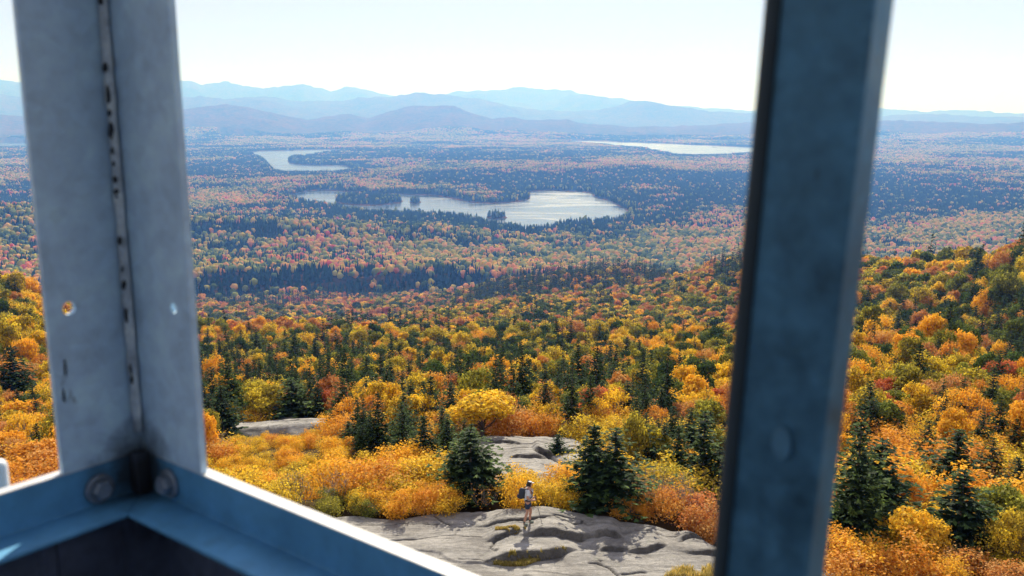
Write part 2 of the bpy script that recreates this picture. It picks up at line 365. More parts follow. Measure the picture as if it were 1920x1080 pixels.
# ---------------------------------------------------------------- plant materials
def inst(n, name): return attr(n, name, 'INSTANCER')
BROAD = [(0.00, (.030, .055, .018)), (.12, (.060, .095, .022)), (.24, (.15, .17, .03)), (.36, (.33, .27, .035)), (.48, (.70, .46, .035)),
         (.60, (.74, .36, .03)), (.70, (.56, .24, .035)), (.80, (.44, .24, .10)), (.88, (.54, .17, .045)), (1.0, (.42, .08, .045))]
M_broad = leaf_mat("autumn_leaves", BROAD, lambda n: math_(n, 'ADD', inst(n, 'rv'), math_(n, 'MULTIPLY', math_(n, 'SUBTRACT', attr(n, 'lv'), .5), .22), clamp=True), transl=.42)
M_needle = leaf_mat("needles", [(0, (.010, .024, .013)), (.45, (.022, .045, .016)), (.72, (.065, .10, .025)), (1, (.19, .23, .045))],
                    lambda n: math_(n, 'ADD', math_(n, 'MULTIPLY', attr(n, 'lv'), .75), math_(n, 'MULTIPLY', inst(n, 'rv'), .3), clamp=True), transl=.35, leafvar=.3)  # pale end stops paint lit branch tips; lv rises outward along each branch
def far_mat():
    """trees of the far patches: tc.x picks the colour, tc.y > .5 is a conifer"""
    m, n, out = new_mat("far_foliage")
    tr = attr(n, 'tr'); tk = attr(n, 'tk'); p = geo_pos(n)
    big = noise(n, p, .0022, 3, .6); 
    med = noise(n, p, .016, 3, .65); v = math_(n, 'ADD', math_(n, 'MULTIPLY_ADD', tr, .55, .22), math_(n, 'ADD', math_(n, 'MULTIPLY', math_(n, 'SUBTRACT', big, .52), .9), math_(n, 'MULTIPLY', math_(n, 'SUBTRACT', med, .5), 1.1)), clamp=True)
    br = ramp(n, [(0, (.07, .12, .045)), (.24, (.17, .23, .06)), (.42, (.36, .37, .08)), (.52, (.62, .50, .09)), (.64, (.74, .44, .12)), (.78, (.74, .33, .13)), (.90, (.68, .18, .12)), (1, (.62, .08, .10))], v).outputs['Color']
    co = ramp(n, [(0, (.012, .040, .028)), (1, (.035, .085, .045))], tr).outputs['Color']
    c = mixc(n, tk, br, co)
    d = N(n, "ShaderNodeBsdfDiffuse"); t = N(n, "ShaderNodeBsdfTranslucent"); mx = N(n, "ShaderNodeMixShader"); mx.inputs[0].default_value = .5
    n.links.new(c, d.inputs['Color']); n.links.new(c, t.inputs['Color']); n.links.new(d.outputs[0], mx.inputs[1]); n.links.new(t.outputs[0], mx.inputs[2])
    n.links.new(mx.outputs[0], out.inputs['Surface']); return m
M_far = far_mat()
def bark_mat(name, a, b):
    m, n, out = new_mat(name); p = N(n, "ShaderNodeTexCoord").outputs['Object']
    c = ramp(n, [(.35, a), (.65, b)], noise(n, p, 9, 4, .6)).outputs['Color']
    bs = N(n, "ShaderNodeBsdfPrincipled", i_Roughness=.9); n.links.new(c, bs.inputs['Base Color']); n.links.new(bs.outputs[0], out.inputs['Surface']); return m
M_bark = bark_mat("bark", (.07, .05, .04), (.17, .14, .12)); M_twig = bark_mat("grey_twigs", (.14, .11, .10), (.30, .26, .24))

# ---------------------------------------------------------------- plant meshes
class Buf:
    def __init__(s): s.v = []; s.f3 = []; s.f4 = []; s.n = 0; s.lv = []
    def add(s, v, f, lv=None):
        v = np.asarray(v, float).reshape(-1, 3); f = np.asarray(f) + s.n
        (s.f4 if f.shape[1] == 4 else s.f3).append(f); s.v.append(v); s.n += len(v)
        s.lv.append(np.full(len(v), .5) if lv is None else np.asarray(lv, float))
    def mesh(s, name, smooth=False):
        fs = [np.vstack(x) for x in (s.f4, s.f3) if x]
        me = mesh_np(name, np.vstack(s.v), fs, smooth); fattr(me, 'lv', np.concatenate(s.lv)); return me
def tube(b, P, rad, sides=5):
    P = np.asarray(P, float); k = len(P); T = np.gradient(P, axis=0); T /= np.linalg.norm(T, axis=1)[:, None] + 1e-9
    ref = np.array([.31, .17, .93]) if abs(T[0, 2]) < .9 else np.array([1., .1, 0]); U = np.cross(T, ref); U /= np.linalg.norm(U, axis=1)[:, None]; W = np.cross(T, U)
    a = np.linspace(0, 2 * math.pi, sides, endpoint=False); rad = np.broadcast_to(rad, (k,))
    v = P[:, None] + rad[:, None, None] * (np.cos(a)[None, :, None] * U[:, None] + np.sin(a)[None, :, None] * W[:, None])
    i = np.arange(k * sides).reshape(k, sides); j = np.roll(i, -1, 1)
    b.add(v.reshape(-1, 3), np.stack([i[:-1], j[:-1], j[1:], i[1:]], -1).reshape(-1, 4))
def cards(b, P, Nn, size, r, lv, asp=1.5, along=None):
    """many small leaf faces: a folded rhombus each (two triangles)"""
    n = len(P); Nn = Nn / (np.linalg.norm(Nn, axis=1)[:, None] + 1e-9)
    t = r.normal(size=(n, 3)) if along is None else along + .25 * r.normal(size=(n, 3))
    U = t - (t * Nn).sum(1)[:, None] * Nn; U /= np.linalg.norm(U, axis=1)[:, None] + 1e-9; W = np.cross(Nn, U)
    s = np.broadcast_to(size, (n,))[:, None]
    v = np.stack([P - U * s * .5 * asp, P - W * s * .5 + Nn * s * .12, P + U * s * .5 * asp, P + W * s * .5 + Nn * s * .12], 1)
    i = np.arange(n)[:, None] * 4
    b.add(v.reshape(-1, 3), np.vstack([i + np.array([0, 1, 2]), i + np.array([0, 2, 3])]), np.repeat(lv, 4))
def rdir(r, n):
    v = r.normal(size=(n, 3)); return v / np.linalg.norm(v, axis=1)[:, None]
def broadleaf(seed, H, W, nl, leaf, lobes=12, z0=.30, fill=.35, twigs=0, sides=5):
    """returns (trunk buffer, crown buffer)"""
    r = np.random.default_rng(seed); tb, cb = Buf(), Buf()
    cc = []; cz = (1 + z0) / 2 * H; hz = (1 - z0) / 2 * H
    for i in range(lobes):
        if i == 0: q = np.array([r.normal() * .08, r.normal() * .08, .55])
        else:
            a = i * 2.4 + r.random() * .8; zz = r.uniform(-.75, .6); rr = math.sqrt(max(0, 1 - zz * zz)) * r.uniform(.45, .72); q = np.array([math.cos(a) * rr, math.sin(a) * rr, zz])
        rad = W * r.uniform(.15, .25); cc.append((np.array([q[0] * W / 2, q[1] * W / 2, cz + q[2] * hz * .8]), rad, r.uniform(-.22, .22)))
    lean = r.normal(size=2) * .05 * H; fork = np.array([lean[0] * .3, lean[1] * .3, z0 * H * r.uniform(.8, 1.2)])
    tr = .022 * H + .015
    tube(tb, [(0, 0, -.25), fork * .5 + [.02, 0, 0], fork], [tr * 1.3, tr, tr * .8], sides)
    tot = sum(x[1] ** 2 for x in cc)
    for c, rad, off in cc:
        mid = (fork + c) / 2 + np.array([0, 0, -.05 * H]) + r.normal(size=3) * .03 * H
        tube(tb, [fork, mid, c, c + (c - mid) * .4], [tr * .5, tr * .33, tr * .16, tr * .06], 4)
        for k in range(twigs):
            e = c + rdir(r, 1)[0] * rad * np.array([1, 1, .9]); tube(tb, [(mid + c) / 2, (c + e) / 2 + r.normal(size=3) * .05, e], [tr * .14, tr * .1, tr * .04], 3)
        n = int(nl * rad ** 2 / tot); d = rdir(r, n); d[:, 2] = np.where(d[:, 2] < -.35, -d[:, 2] * .5, d[:, 2]); d /= np.linalg.norm(d, axis=1)[:, None]
        q = rad * np.where(r.random(n) < fill, r.uniform(.3, .9, n), r.uniform(.82, 1.15, n))
        # uneven lobe surface
        bump = 1 + .22 * np.sin(d[:, 0] * 6 + seed + off * 30) * np.cos(d[:, 1] * 5 + off * 50) + .12 * np.sin(d[:, 2] * 11 + off * 90)
        P = c + d * (q * bump)[:, None] * np.array([1, 1, .88])
        keep = np.ones(n, bool)
        for c2, r2, _ in cc:
            if c2 is c: continue
            keep &= np.linalg.norm(P - c2, axis=1) > r2 * .62
        P = P[keep]; d = d[keep]; m = len(P)
        cards(cb, P, d + r.normal(size=(m, 3)) * .55, leaf * r.uniform(.6, 1.35, m), r, np.clip(.5 + off + r.normal(size=m) * .2, 0, 1))
    return tb, cb
def spruce(seed, H, W, levels, nb, seg, z0=.06, ragged=.25, side=True, wk=1.0):
    r = np.random.default_rng(seed); tb, cb = Buf(), Buf()
    tube(tb, [(0, 0, -.2), (0, 0, H * .5), (0, 0, H * .99)], [.018 * H + .02, .010 * H, .004 * H], 5)
    P = []; A = []; S = []; LV = []; NN = []
    for i in range(levels):
        t = (i + r.random() * .7) / levels; z = H * (z0 + (1 - z0) * t ** .92)
        Rz = W / 2 * min(1, 1.35 * (1 - t)) ** .80 * (1 + ragged * r.normal() * .5) + .05 * W
        for k in range(max(4, int(nb * (1 - .5 * t)))):
            a = r.random() * 2 * math.pi; L_ = Rz * (1 + ragged * r.normal() * .55); L_ = max(L_, .02 * W)
            dirh = np.array([math.cos(a), math.sin(a), 0]); droop = r.uniform(.10, .38) * (1 - .9 * t) - .35 * t
            s = max(2, int(seg * (.35 + .65 * (1 - t))))
            for q in range(s):
                f = (q + .6) / s; p = np.array([0, 0, z]) + dirh * L_ * f + np.array([0, 0, -droop * L_ * f + .22 * L_ * f * f])
                w = (.20 * (1 - f) + .12) * (.45 + .55 * (1 - t)) * W * .50 * wk
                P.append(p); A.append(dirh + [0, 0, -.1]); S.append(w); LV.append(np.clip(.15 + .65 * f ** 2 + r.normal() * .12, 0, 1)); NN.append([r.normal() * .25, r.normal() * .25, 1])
                if side and q > 0:
                    for sg in (-1, 1):
                        ca = a + sg * r.uniform(.6, 1.1); dd = np.array([math.cos(ca), math.sin(ca), r.uniform(-.35, .05)])
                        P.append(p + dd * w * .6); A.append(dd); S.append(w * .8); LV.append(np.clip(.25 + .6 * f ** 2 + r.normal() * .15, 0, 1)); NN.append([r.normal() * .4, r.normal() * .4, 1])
    P.append(np.array([0, 0, H])); A.append(np.array([0, 0, 1.])); S.append(.05 * W); LV.append(.6); NN.append([1, 0, 0.])
    cards(cb, np.array(P), np.array(NN, float), np.array(S), r, np.array(LV), asp=2.3, along=np.array(A, float))
    return tb, cb
def shrub(seed, H, W, nl, leaf, stems=12, bare=False):
    r = np.random.default_rng(seed); tb, cb = Buf(), Buf(); tips = []
    for i in range(stems):
        a = r.random() * 6.28; rr = W / 2 * math.sqrt(r.random()) ; h = H * (1 - .45 * (rr / (W / 2)) ** 2) * r.uniform(.7, 1.05)
        e = np.array([math.cos(a) * rr, math.sin(a) * rr, h]); s = np.array([e[0] * .25, e[1] * .25, -.15]); m = s * .45 + e * .55 + np.array([e[0] * .15, e[1] * .15, -.08 * h])
        th = .012 + .008 * r.random(); tube(tb, [s, m, e], [th * 1.4, th, th * .4], 3 if bare else 4)
        for k in range(9 if bare else 5):
            f = r.uniform(.35, 1); q = s * (1 - f) + e * f if f > .6 else s * (1 - f) + m * f * 1.2
            t = q + rdir(r, 1)[0] * np.array([1, 1, .6]) * H * .22 + np.array([0, 0, .12 * H]); tube(tb, [q, (q + t) / 2 + r.normal(size=3) * .02, t], [th * .5, th * .35, th * .15], 3); tips.append(t)
        tips.append(e)
    if nl:
        tips = np.array(tips); n = nl; k = r.integers(0, len(tips), n); off = r.uniform(-.2, .2, len(tips))
        P = tips[k] + r.normal(size=(n, 3)) * np.array([.13 * W, .13 * W, .10 * H]) * .8; P[:, 2] = np.maximum(P[:, 2], .04 + .1 * r.random(n))
        d = (P - np.array([0, 0, H * .25])); d /= np.linalg.norm(d, axis=1)[:, None]
        cards(cb, P, d + r.normal(size=(n, 3)) * .7 + [0, 0, .3], leaf * r.uniform(.6, 1.4, n), r, np.clip(.5 + off[k] + r.normal(size=n) * .2, 0, 1))
    return tb, cb
def joined(name, tb, cb, mats):
    me = bpy.data.meshes.new(name); b = Buf()
    b2 = Buf(); n1 = sum(len(x) for x in tb.f4) + sum(len(x) for x in tb.f3)
    fs = []; mi = []; off = 0
    V = np.vstack(tb.v + cb.v); lv = np.concatenate(tb.lv + cb.lv)
    for src, m in ((tb, 1), (cb, 0)):
        for arrs in (src.f4, src.f3):
            if arrs:
                a = np.vstack(arrs) + off; fs.append(a); mi.append(np.full(len(a), m))
        off += src.n
    me = mesh_np(name, V, fs); fattr(me, 'lv', lv); me.polygons.foreach_set("material_index", np.concatenate(mi).astype(np.int32))
    for m in mats: me.materials.append(m)
    return me

# near prototypes are real trees of about 5.5 m (broadleaf) and 4.5 m (spruce), scaled when placed
BL = [broadleaf(100 + i, 5.5, [4.4, 3.8, 4.8, 3.5, 4.2, 5.0, 3.9, 4.5][i], 5200, .17, lobes=[14, 11, 16, 10, 13, 17, 12, 15][i], z0=[.22, .3, .25, .35, .2, .28, .3, .24][i], fill=.3, twigs=3) for i in range(8)]
SPARSE = [broadleaf(140 + i, 5.5, 3.8, 1500, .15, lobes=12, z0=.2, fill=.6, twigs=8) for i in range(3)]
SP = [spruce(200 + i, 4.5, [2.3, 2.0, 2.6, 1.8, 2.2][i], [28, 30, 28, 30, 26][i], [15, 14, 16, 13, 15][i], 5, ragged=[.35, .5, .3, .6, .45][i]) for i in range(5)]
SH = [shrub(300 + i, 1.9, [2.6, 2.2, 3.0, 2.4, 2.0][i], 2900, .085, stems=[14, 12, 16, 13, 11][i]) for i in range(5)]
SHB = [shrub(330 + i, 1.9, 2.4, 160, .08, stems=16, bare=True) for i in range(2)]
def pair_meshes(lst, base, leafm, barkm):
    out = []
    for tb, cb in lst:
        t = tb.mesh(base + "_trunk", True); t.materials.append(barkm); c = cb.mesh(base + "_crown"); c.materials.append(leafm); out.append((t, c))
    return out
BLm = pair_meshes(BL, "maple", M_broad, M_bark); SPAm = pair_meshes(SPARSE, "thin", M_broad, M_twig)
SPm = pair_meshes(SP, "spruce", M_needle, M_bark); SHm = pair_meshes(SH, "shrub", M_broad, M_twig); SHBm = pair_meshes(SHB, "bare", M_broad, M_twig)
# ---------------------------------------------------------------- forests as masses (thousands of trees nobody could count)
def scatter(name, P, rot, scl, idx, rv, protos, label, cat):
    me = bpy.data.meshes.new(name); me.vertices.add(len(P)); me.vertices.foreach_set("co", np.asarray(P, np.float32).ravel())
    vattr(me, 'rot', rot); vattr(me, 'scl', scl); iattr(me, 'pick', idx); fattr(me, 'rv', rv)
    col = bpy.data.collections.new(name + "_kinds")
    for i, m in enumerate(protos):
        o = bpy.data.objects.new("kind_%03d" % i, m); col.objects.link(o)
    g = bpy.data.node_groups.new(name, 'GeometryNodeTree')
    g.interface.new_socket("Geometry", in_out='INPUT', socket_type='NodeSocketGeometry'); g.interface.new_socket("Geometry", in_out='OUTPUT', socket_type='NodeSocketGeometry')
    gi = g.nodes.new("NodeGroupInput"); go = g.nodes.new("NodeGroupOutput"); ip = g.nodes.new("GeometryNodeInstanceOnPoints")
    ci = g.nodes.new("GeometryNodeCollectionInfo"); ci.inputs['Collection'].default_value = col; ci.inputs['Separate Children'].default_value = True; ci.inputs['Reset Children'].default_value = True
    def na(nm, t):
        a = g.nodes.new("GeometryNodeInputNamedAttribute"); a.data_type = t; a.inputs['Name'].default_value = nm; return a.outputs['Attribute']
    m2p = g.nodes.new("GeometryNodeMeshToPoints")
    K = g.links.new
    K(gi.outputs[0], m2p.inputs['Mesh']); K(m2p.outputs[0], ip.inputs['Points']); K(ci.outputs[0], ip.inputs['Instance']); ip.inputs['Pick Instance'].default_value = True
    K(na('pick', 'INT'), ip.inputs['Instance Index']); K(na('rot', 'FLOAT_VECTOR'), ip.inputs['Rotation']); K(na('scl', 'FLOAT_VECTOR'), ip.inputs['Scale']); K(ip.outputs[0], go.inputs[0])
    o = obj(name, me); md = o.modifiers.new("scatter", 'NODES'); md.node_group = g
    tag(o, label, cat, kind="stuff"); return o

HALF = R(36.5)
# sight profile: for every azimuth the steepest sight line met so far, to leave out trees nobody can see
pa = np.linspace(-HALF - .02, HALF + .02, 420); pd = np.exp(np.linspace(math.log(30), math.log(16000), 900))
PA, PD = np.meshgrid(pa, pd); PH = height(np.sin(PA) * PD, np.cos(PA) * PD)
PSL = np.maximum.accumulate((PH + np.where(PD > 70, treeh(PD) * .6, 0) - EYE) / PD, 0)
def seen(x, y, z, top, margin=.004):
    d = np.hypot(x, y); a = np.arctan2(x, y)
    i = np.clip((np.log(d * .985) - math.log(30)) / (math.log(16000) - math.log(30)) * 899, 0, 898).astype(int); j = np.clip((a - pa[0]) / (pa[-1] - pa[0]) * 419, 0, 418).astype(int)
    return (z + top - EYE) / d > PSL[i, j] - margin
def to_px(x, y, z):
    dx, dy, dz = x, y, z - EYE; c, s = math.cos(PITCH), math.sin(PITCH)
    dep = dy * c - dz * s; up = dy * s + dz * c; return 960 + F_PX * dx / dep, 540 - F_PX * up / dep, dep

def jgrid(d0, d1, step, half=HALF, jit=.42):
    g = np.arange(-d1, d1, step); gy = np.arange(0, d1 * 1.02, step * .9); X, Y = np.meshgrid(g, gy); X = X + (np.arange(len(gy)) % 2)[:, None] * step * .5
    X = X.ravel() + rng.uniform(-jit, jit, X.size) * step; Y = Y.ravel() + rng.uniform(-jit, jit, Y.size) * step
    d = np.hypot(X, Y); k = (d > d0) & (d <= d1) & (np.abs(np.arctan2(X, Y)) < half); return X[k], Y[k]
def pxof(x, y): return 960 + F_PX * .98 * x / y
def bump(v, a, b, w): return sstep(a - w, a + w, v) * (1 - sstep(b - w, b + w, v))
def conifer_share(x, y, lk=None, face=None):
    d = np.hypot(x, y); px = pxof(x, y)
    n1 = fbm(x * .006 + 5, y * .006 + 2, 3); n2 = fbm(x * .0013 + 50, y * .0013, 3); n3 = fbm(x * .03 + 8, y * .03, 2)
    s = np.where(d < 300, .11 + .45 * np.maximum(n3, 0), .03 + .5 * np.maximum(n1 - .12, 0))
    s = np.where((d > 75) & (d < 215), s + .22 * bump(px, 360, 1250, 60) + .16 * bump(px, 360, 900, 60), s)
    s = np.where(d > 1100, .15 + 1.8 * n2 + .9 * n1 + .40 * sstep(2500, 3300, d), s)
    s = s + .30 * bump(px, 1080, 1360, 40) * (d < 115)
    s += .75 * bump(px, 880, 1300, 40) * bump(d, 880, 1060, 40)          # dark belt on the near ridge
    s += .22 * bump(px, 350, 1250, 60) * bump(d, 2050, 2500, 80)         # crest before the lake
    s += .22 * bump(px, 350, 1050, 60) * bump(d, 1420, 1620, 40)         # shaded foot of the hill
    s -= .25 * bump(d, 1620, 2000, 60) * (px < 1200)
    s += .4 * bump(px, 1330, 1460, 30) * bump(d, 560, 800, 40)
    s = np.where((d > 1250) & (d < 2350) & (px < 1250), np.minimum(s, .45), s)
    s = s + .22 * (px > 1560) * bump(d, 40, 260, 20) * (n3 > -.1)
    if face is not None: s = s + .55 * sstep(.07, .24, face) * (d < 3500)
    if lk is not None: s = s + .8 * (1 - sstep(60, 260, lk))
    return np.clip(s, 0, .97)
def broad_rv(x, y, r):
    d = np.hypot(x, y); n = r.random(len(x)); w = fbm(x * .01 + 20, y * .01, 3)
    near = np.interp(np.clip(n + .45 * w, 0, 1), [0, .08, .22, .36, .56, .74, .90, .97, 1], [.04, .14, .25, .33, .41, .48, .60, .78, .92])
    far = np.interp(np.clip(n + .30 * w, 0, 1), [0, .2, .42, .58, .72, .85, .95, 1], [.02, .14, .26, .42, .68, .80, .90, 1.0])
    k = sstep(500, 1500, d); k2 = np.where(r.random(len(x)) < k, 1, 0)
    v = np.where(k2 > 0, far, near); v = np.where((r.random(len(x)) < .26 * bump(d, 260, 1300, 60)), r.uniform(.75, .84, len(x)), v)
    # the slope seen between: more green among the gold
    g = np.maximum(bump(d, 380, 1100, 120) * .55, .55 * sstep(1480, 1600, pxof(x, y)) * bump(d, 90, 500, 30)); return np.where(r.random(len(x)) < g * .62, r.uniform(.05, .36, len(x)), v)
def crown_w(x, y):
    d = np.hypot(x, y); px = pxof(x, y)
    w = np.interp(d, [40, 100, 200, 400, 1000], [2.2, 2.75, 3.55, 5.3, 8.8]); side = sstep(1450, 1650, px) + 1 - sstep(50, 200, px)
    return w * (1 + .32 * side * bump(d, 130, 420, 50))

# ---- mid forest, single trees
def lump(seed, sub=2, k=.3):
    bm = bmesh.new(); bmesh.ops.create_icosphere(bm, subdivisions=sub, radius=1); r = random.Random(seed); me = bpy.data.meshes.new("l"); bm.to_mesh(me); bm.free()
    v = np.array([x.co for x in me.vertices]); f = np.array([list(p.vertices) for p in me.polygons]); bpy.data.meshes.remove(me); rr = np.random.default_rng(seed)
    ph = rr.random(6) * 6; v = v * (1 + k * (np.sin(v[:, [0]] * 5 + ph[0]) * np.sin(v[:, [1]] * 5 + ph[1]) * .6 + np.sin(v[:, [2]] * 7 + ph[2]) * .3) + k * .35 * rr.normal(size=(len(v), 1)))
    return v, f
MB_mid = [broadleaf(400 + i, 8.5, [6.2, 5.6, 6.8, 5.2, 6.4, 5.9][i], 900, .52, lobes=[9, 7, 10, 6, 8, 9][i], z0=.2, fill=.12, sides=4) for i in range(6)]
MS_mid = [spruce(440 + i, 10, [4.0, 3.2, 4.6][i], 13, 8, 3, ragged=.3, side=False, wk=1.9) for i in range(3)]
mid_protos = [joined("mid", a, b, [M_broad, M_bark]) for a, b in MB_mid] + [joined("mids", a, b, [M_needle, M_bark]) for a, b in MS_mid]
xs, ys = [], []
for a, b in ((300, 420), (420, 600), (600, 850), (850, 1150), (1150, 1450)):
    st = float(np.interp((a + b) / 2, [300, 500, 1000, 1400], [4.7, 5.6, 7.8, 9.0])); x, y = jgrid(a, b, st); xs.append(x); ys.append(y)
x = np.concatenate(xs); y = np.concatenate(ys); z = height(x, y); k = seen(x, y, z, 12); x, y, z = x[k], y[k], z[k]
cs = conifer_share(x, y); con = rng.random(len(x)) < cs; n = len(x)
cw = crown_w(x, y); sc = cw / 6.1 * rng.uniform(.75, 1.22, n)
scl = np.stack([sc * rng.uniform(.85, 1.15, n), sc * rng.uniform(.85, 1.15, n), sc * rng.uniform(.95, 1.4, n)], 1); scl[con] *= np.array([.9, .9, 1.25])
pick = np.where(con, rng.integers(6, 9, n), rng.integers(0, 6, n)); rot = np.stack([rng.normal(size=n) * .05, rng.normal(size=n) * .05, rng.random(n) * 6.28], 1)
scatter("hillside_forest", np.stack([x, y, z - .3], 1), rot, scl, pick, np.where(con, rng.random(n), broad_rv(x, y, rng)), mid_protos, "autumn forest of small crowns on the shoulder and ridge below the summit", "forest")
print("MID", n)

# ---- far forest, laid in square patches of about fifty trees
def far_tree(con, r, b, tr, x, y):
    if con:
        h = r.uniform(10, 17); w = r.uniform(2.2, 3.4); s = 6; a = np.arange(s) * 2 * math.pi / s + r.random()
        for (z0, z1, k) in ((.10, .62, 1.0), (.42, 1.0, .66)):
            j = k * w * r.uniform(.8, 1.15, s); v = np.stack([x + np.cos(a) * j, y + np.sin(a) * j, h * z0 + r.uniform(-.5, .5, s)], 1); v = np.vstack([v, [[x + r.normal() * .2, y + r.normal() * .2, h * z1]]])
            i = np.arange(s); b.add(v, np.stack([i, (i + 1) % s, np.full(s, s)], 1), np.full(s + 1, tr))
    else:
        v, f = LUMPS[r.integers(len(LUMPS))]; w = r.uniform(3.1, 4.9); h = r.uniform(3.4, 5.2); a = r.random() * 6.28; c, s = math.cos(a), math.sin(a)
        q = np.stack([v[:, 0] * c - v[:, 1] * s, v[:, 0] * s + v[:, 1] * c, v[:, 2]], 1) * [w, w, h] + [x, y, r.uniform(5.0, 10.0)]; b.add(q, f, np.full(len(q), tr))
LUMPS = [lump(50 + i, 2, .22) for i in range(8)]
far_protos = []; NV = 6; SHARES = (.06, .3, .6, .93)
for si, sh in enumerate(SHARES):
    for k in range(NV):
        r = np.random.default_rng(900 + si * 10 + k); b = Buf(); tk = []
        for gx in np.arange(-22, 25, 7.3):
            for gy in np.arange(-22, 25, 7.3):
                n0 = b.n; con = r.random() < sh; tr = np.clip(r.random() if con else r.random(), 0, 1)
                m = 1 if not con or r.random() < .5 else 2
                for _ in range(m): far_tree(con, r, b, tr, gx + r.uniform(-3, 3), gy + r.uniform(-3, 3))
                tk.append(np.full(b.n - n0, 1.0 if con else 0.0))
        v = np.vstack(b.v); me = mesh_np("patch", v, np.vstack(b.f3)); fattr(me, 'tr', np.concatenate(b.lv)); fattr(me, 'tk', np.concatenate(tk)); me.materials.append(M_far); far_protos.append(me)
def patches(d0, d1, S, zs):
    th = R(23); c, s = math.cos(th), math.sin(th); m = int(d1 * 1.5 / S)
    gi, gj = np.meshgrid(np.arange(-m, m), np.arange(-m, m)); gx = gi.ravel() * S; gy = gj.ravel() * S; x = gx * c - gy * s; y = gx * s + gy * c
    d = np.hypot(x, y); k = (d > d0) & (d <= d1) & (np.abs(np.arctan2(x, y)) < HALF); x, y, d = x[k], y[k], d[k]
    lk = lake_sd(x, y); k = lk > S * .62; x, y, lk = x[k], y[k], lk[k]; z = height(x, y, lk); k = seen(x, y, z, 16, .003); x, y, z, lk = x[k], y[k], z[k], lk[k]
    e = S * .4; zx = (height(x + e, y, lk) - height(x - e, y, lk)) / (2 * e); zy = (height(x, y + e, lk) - height(x, y - e, lk)) / (2 * e)
    n = len(x); q = rng.integers(0, 4, n) * math.pi / 2 + th
    rot = np.zeros((n, 3))
    for i in range(n):
        M = Vector((-zx[i], -zy[i], 1)).to_track_quat('Z', 'Y').to_matrix(); a = M.col[0]; 
        # keep the square grid: spin about the normal so that the patch lies along the grid
        a0 = math.atan2(a.y, a.x); e_ = (M @ Matrix.Rotation(q[i] - a0, 3, 'Z')).to_euler(); rot[i] = e_
    cs = conifer_share(x, y, lk, zy) + rng.normal(size=n) * .12
    si = np.clip(np.searchsorted([.17, .45, .75], cs), 0, 3); pick = si * NV + rng.integers(0, NV, n)
    return np.stack([x, y, z - .5], 1), rot, np.tile([S / 50., S / 50., zs], (n, 1)), pick
P1 = [patches(1430, 5000, 68, 1.3), patches(5000, 10500, 100, 1.3)]
P, rot, scl, pick = [np.concatenate(q) for q in zip(*P1)]
# single trees along the shores, where a square patch does not fit
xs, ys = jgrid(2300, 6400, 9.0); sdv = np.full(len(xs), 1e9)
cand = np.zeros(len(xs), bool)
for Pq in list(LKS.values()):
    if np.hypot(*Pq.mean(0)) > 9000: continue
    bx0, by0 = Pq.min(0) - 80; bx1, by1 = Pq.max(0) + 80; cand |= (xs > bx0) & (xs < bx1) & (ys > by0) & (ys < by1)
xs, ys = xs[cand], ys[cand]; lk = lake_sd(xs, ys)
k = (lk > 2) & (lk < 52); xs, ys, lk = xs[k], ys[k], lk[k]
zz = height(xs, ys, lk); n = len(xs); shore = []
for i in range(4):
    r = np.random.default_rng(990 + i); b = Buf(); far_tree(i < 3, r, b, r.random(), 0, 0); me = mesh_np("s", np.vstack(b.v), np.vstack(b.f3)); fattr(me, 'tr', np.concatenate(b.lv)); fattr(me, 'tk', np.full(b.n, 1. if i < 3 else 0.)); me.materials.append(M_far); far_protos.append(me)
P = np.vstack([P, np.stack([xs, ys, zz], 1)]); rot = np.vstack([rot, np.stack([0 * xs, 0 * xs, rng.random(n) * 6.28], 1)])
sc = rng.uniform(.8, 1.35, n); scl = np.vstack([scl, np.stack([sc, sc, sc * rng.uniform(.9, 1.2, n)], 1)]); pick = np.concatenate([pick, len(SHARES) * NV + np.where(rng.random(n) < .9, rng.integers(0, 3, n), 3)])
scatter("valley_forest", P, rot, scl, pick, rng.random(len(P)), far_protos, "unbroken mixed forest covering the valley floor and far hills", "forest")
print("FAR", len(P), n)
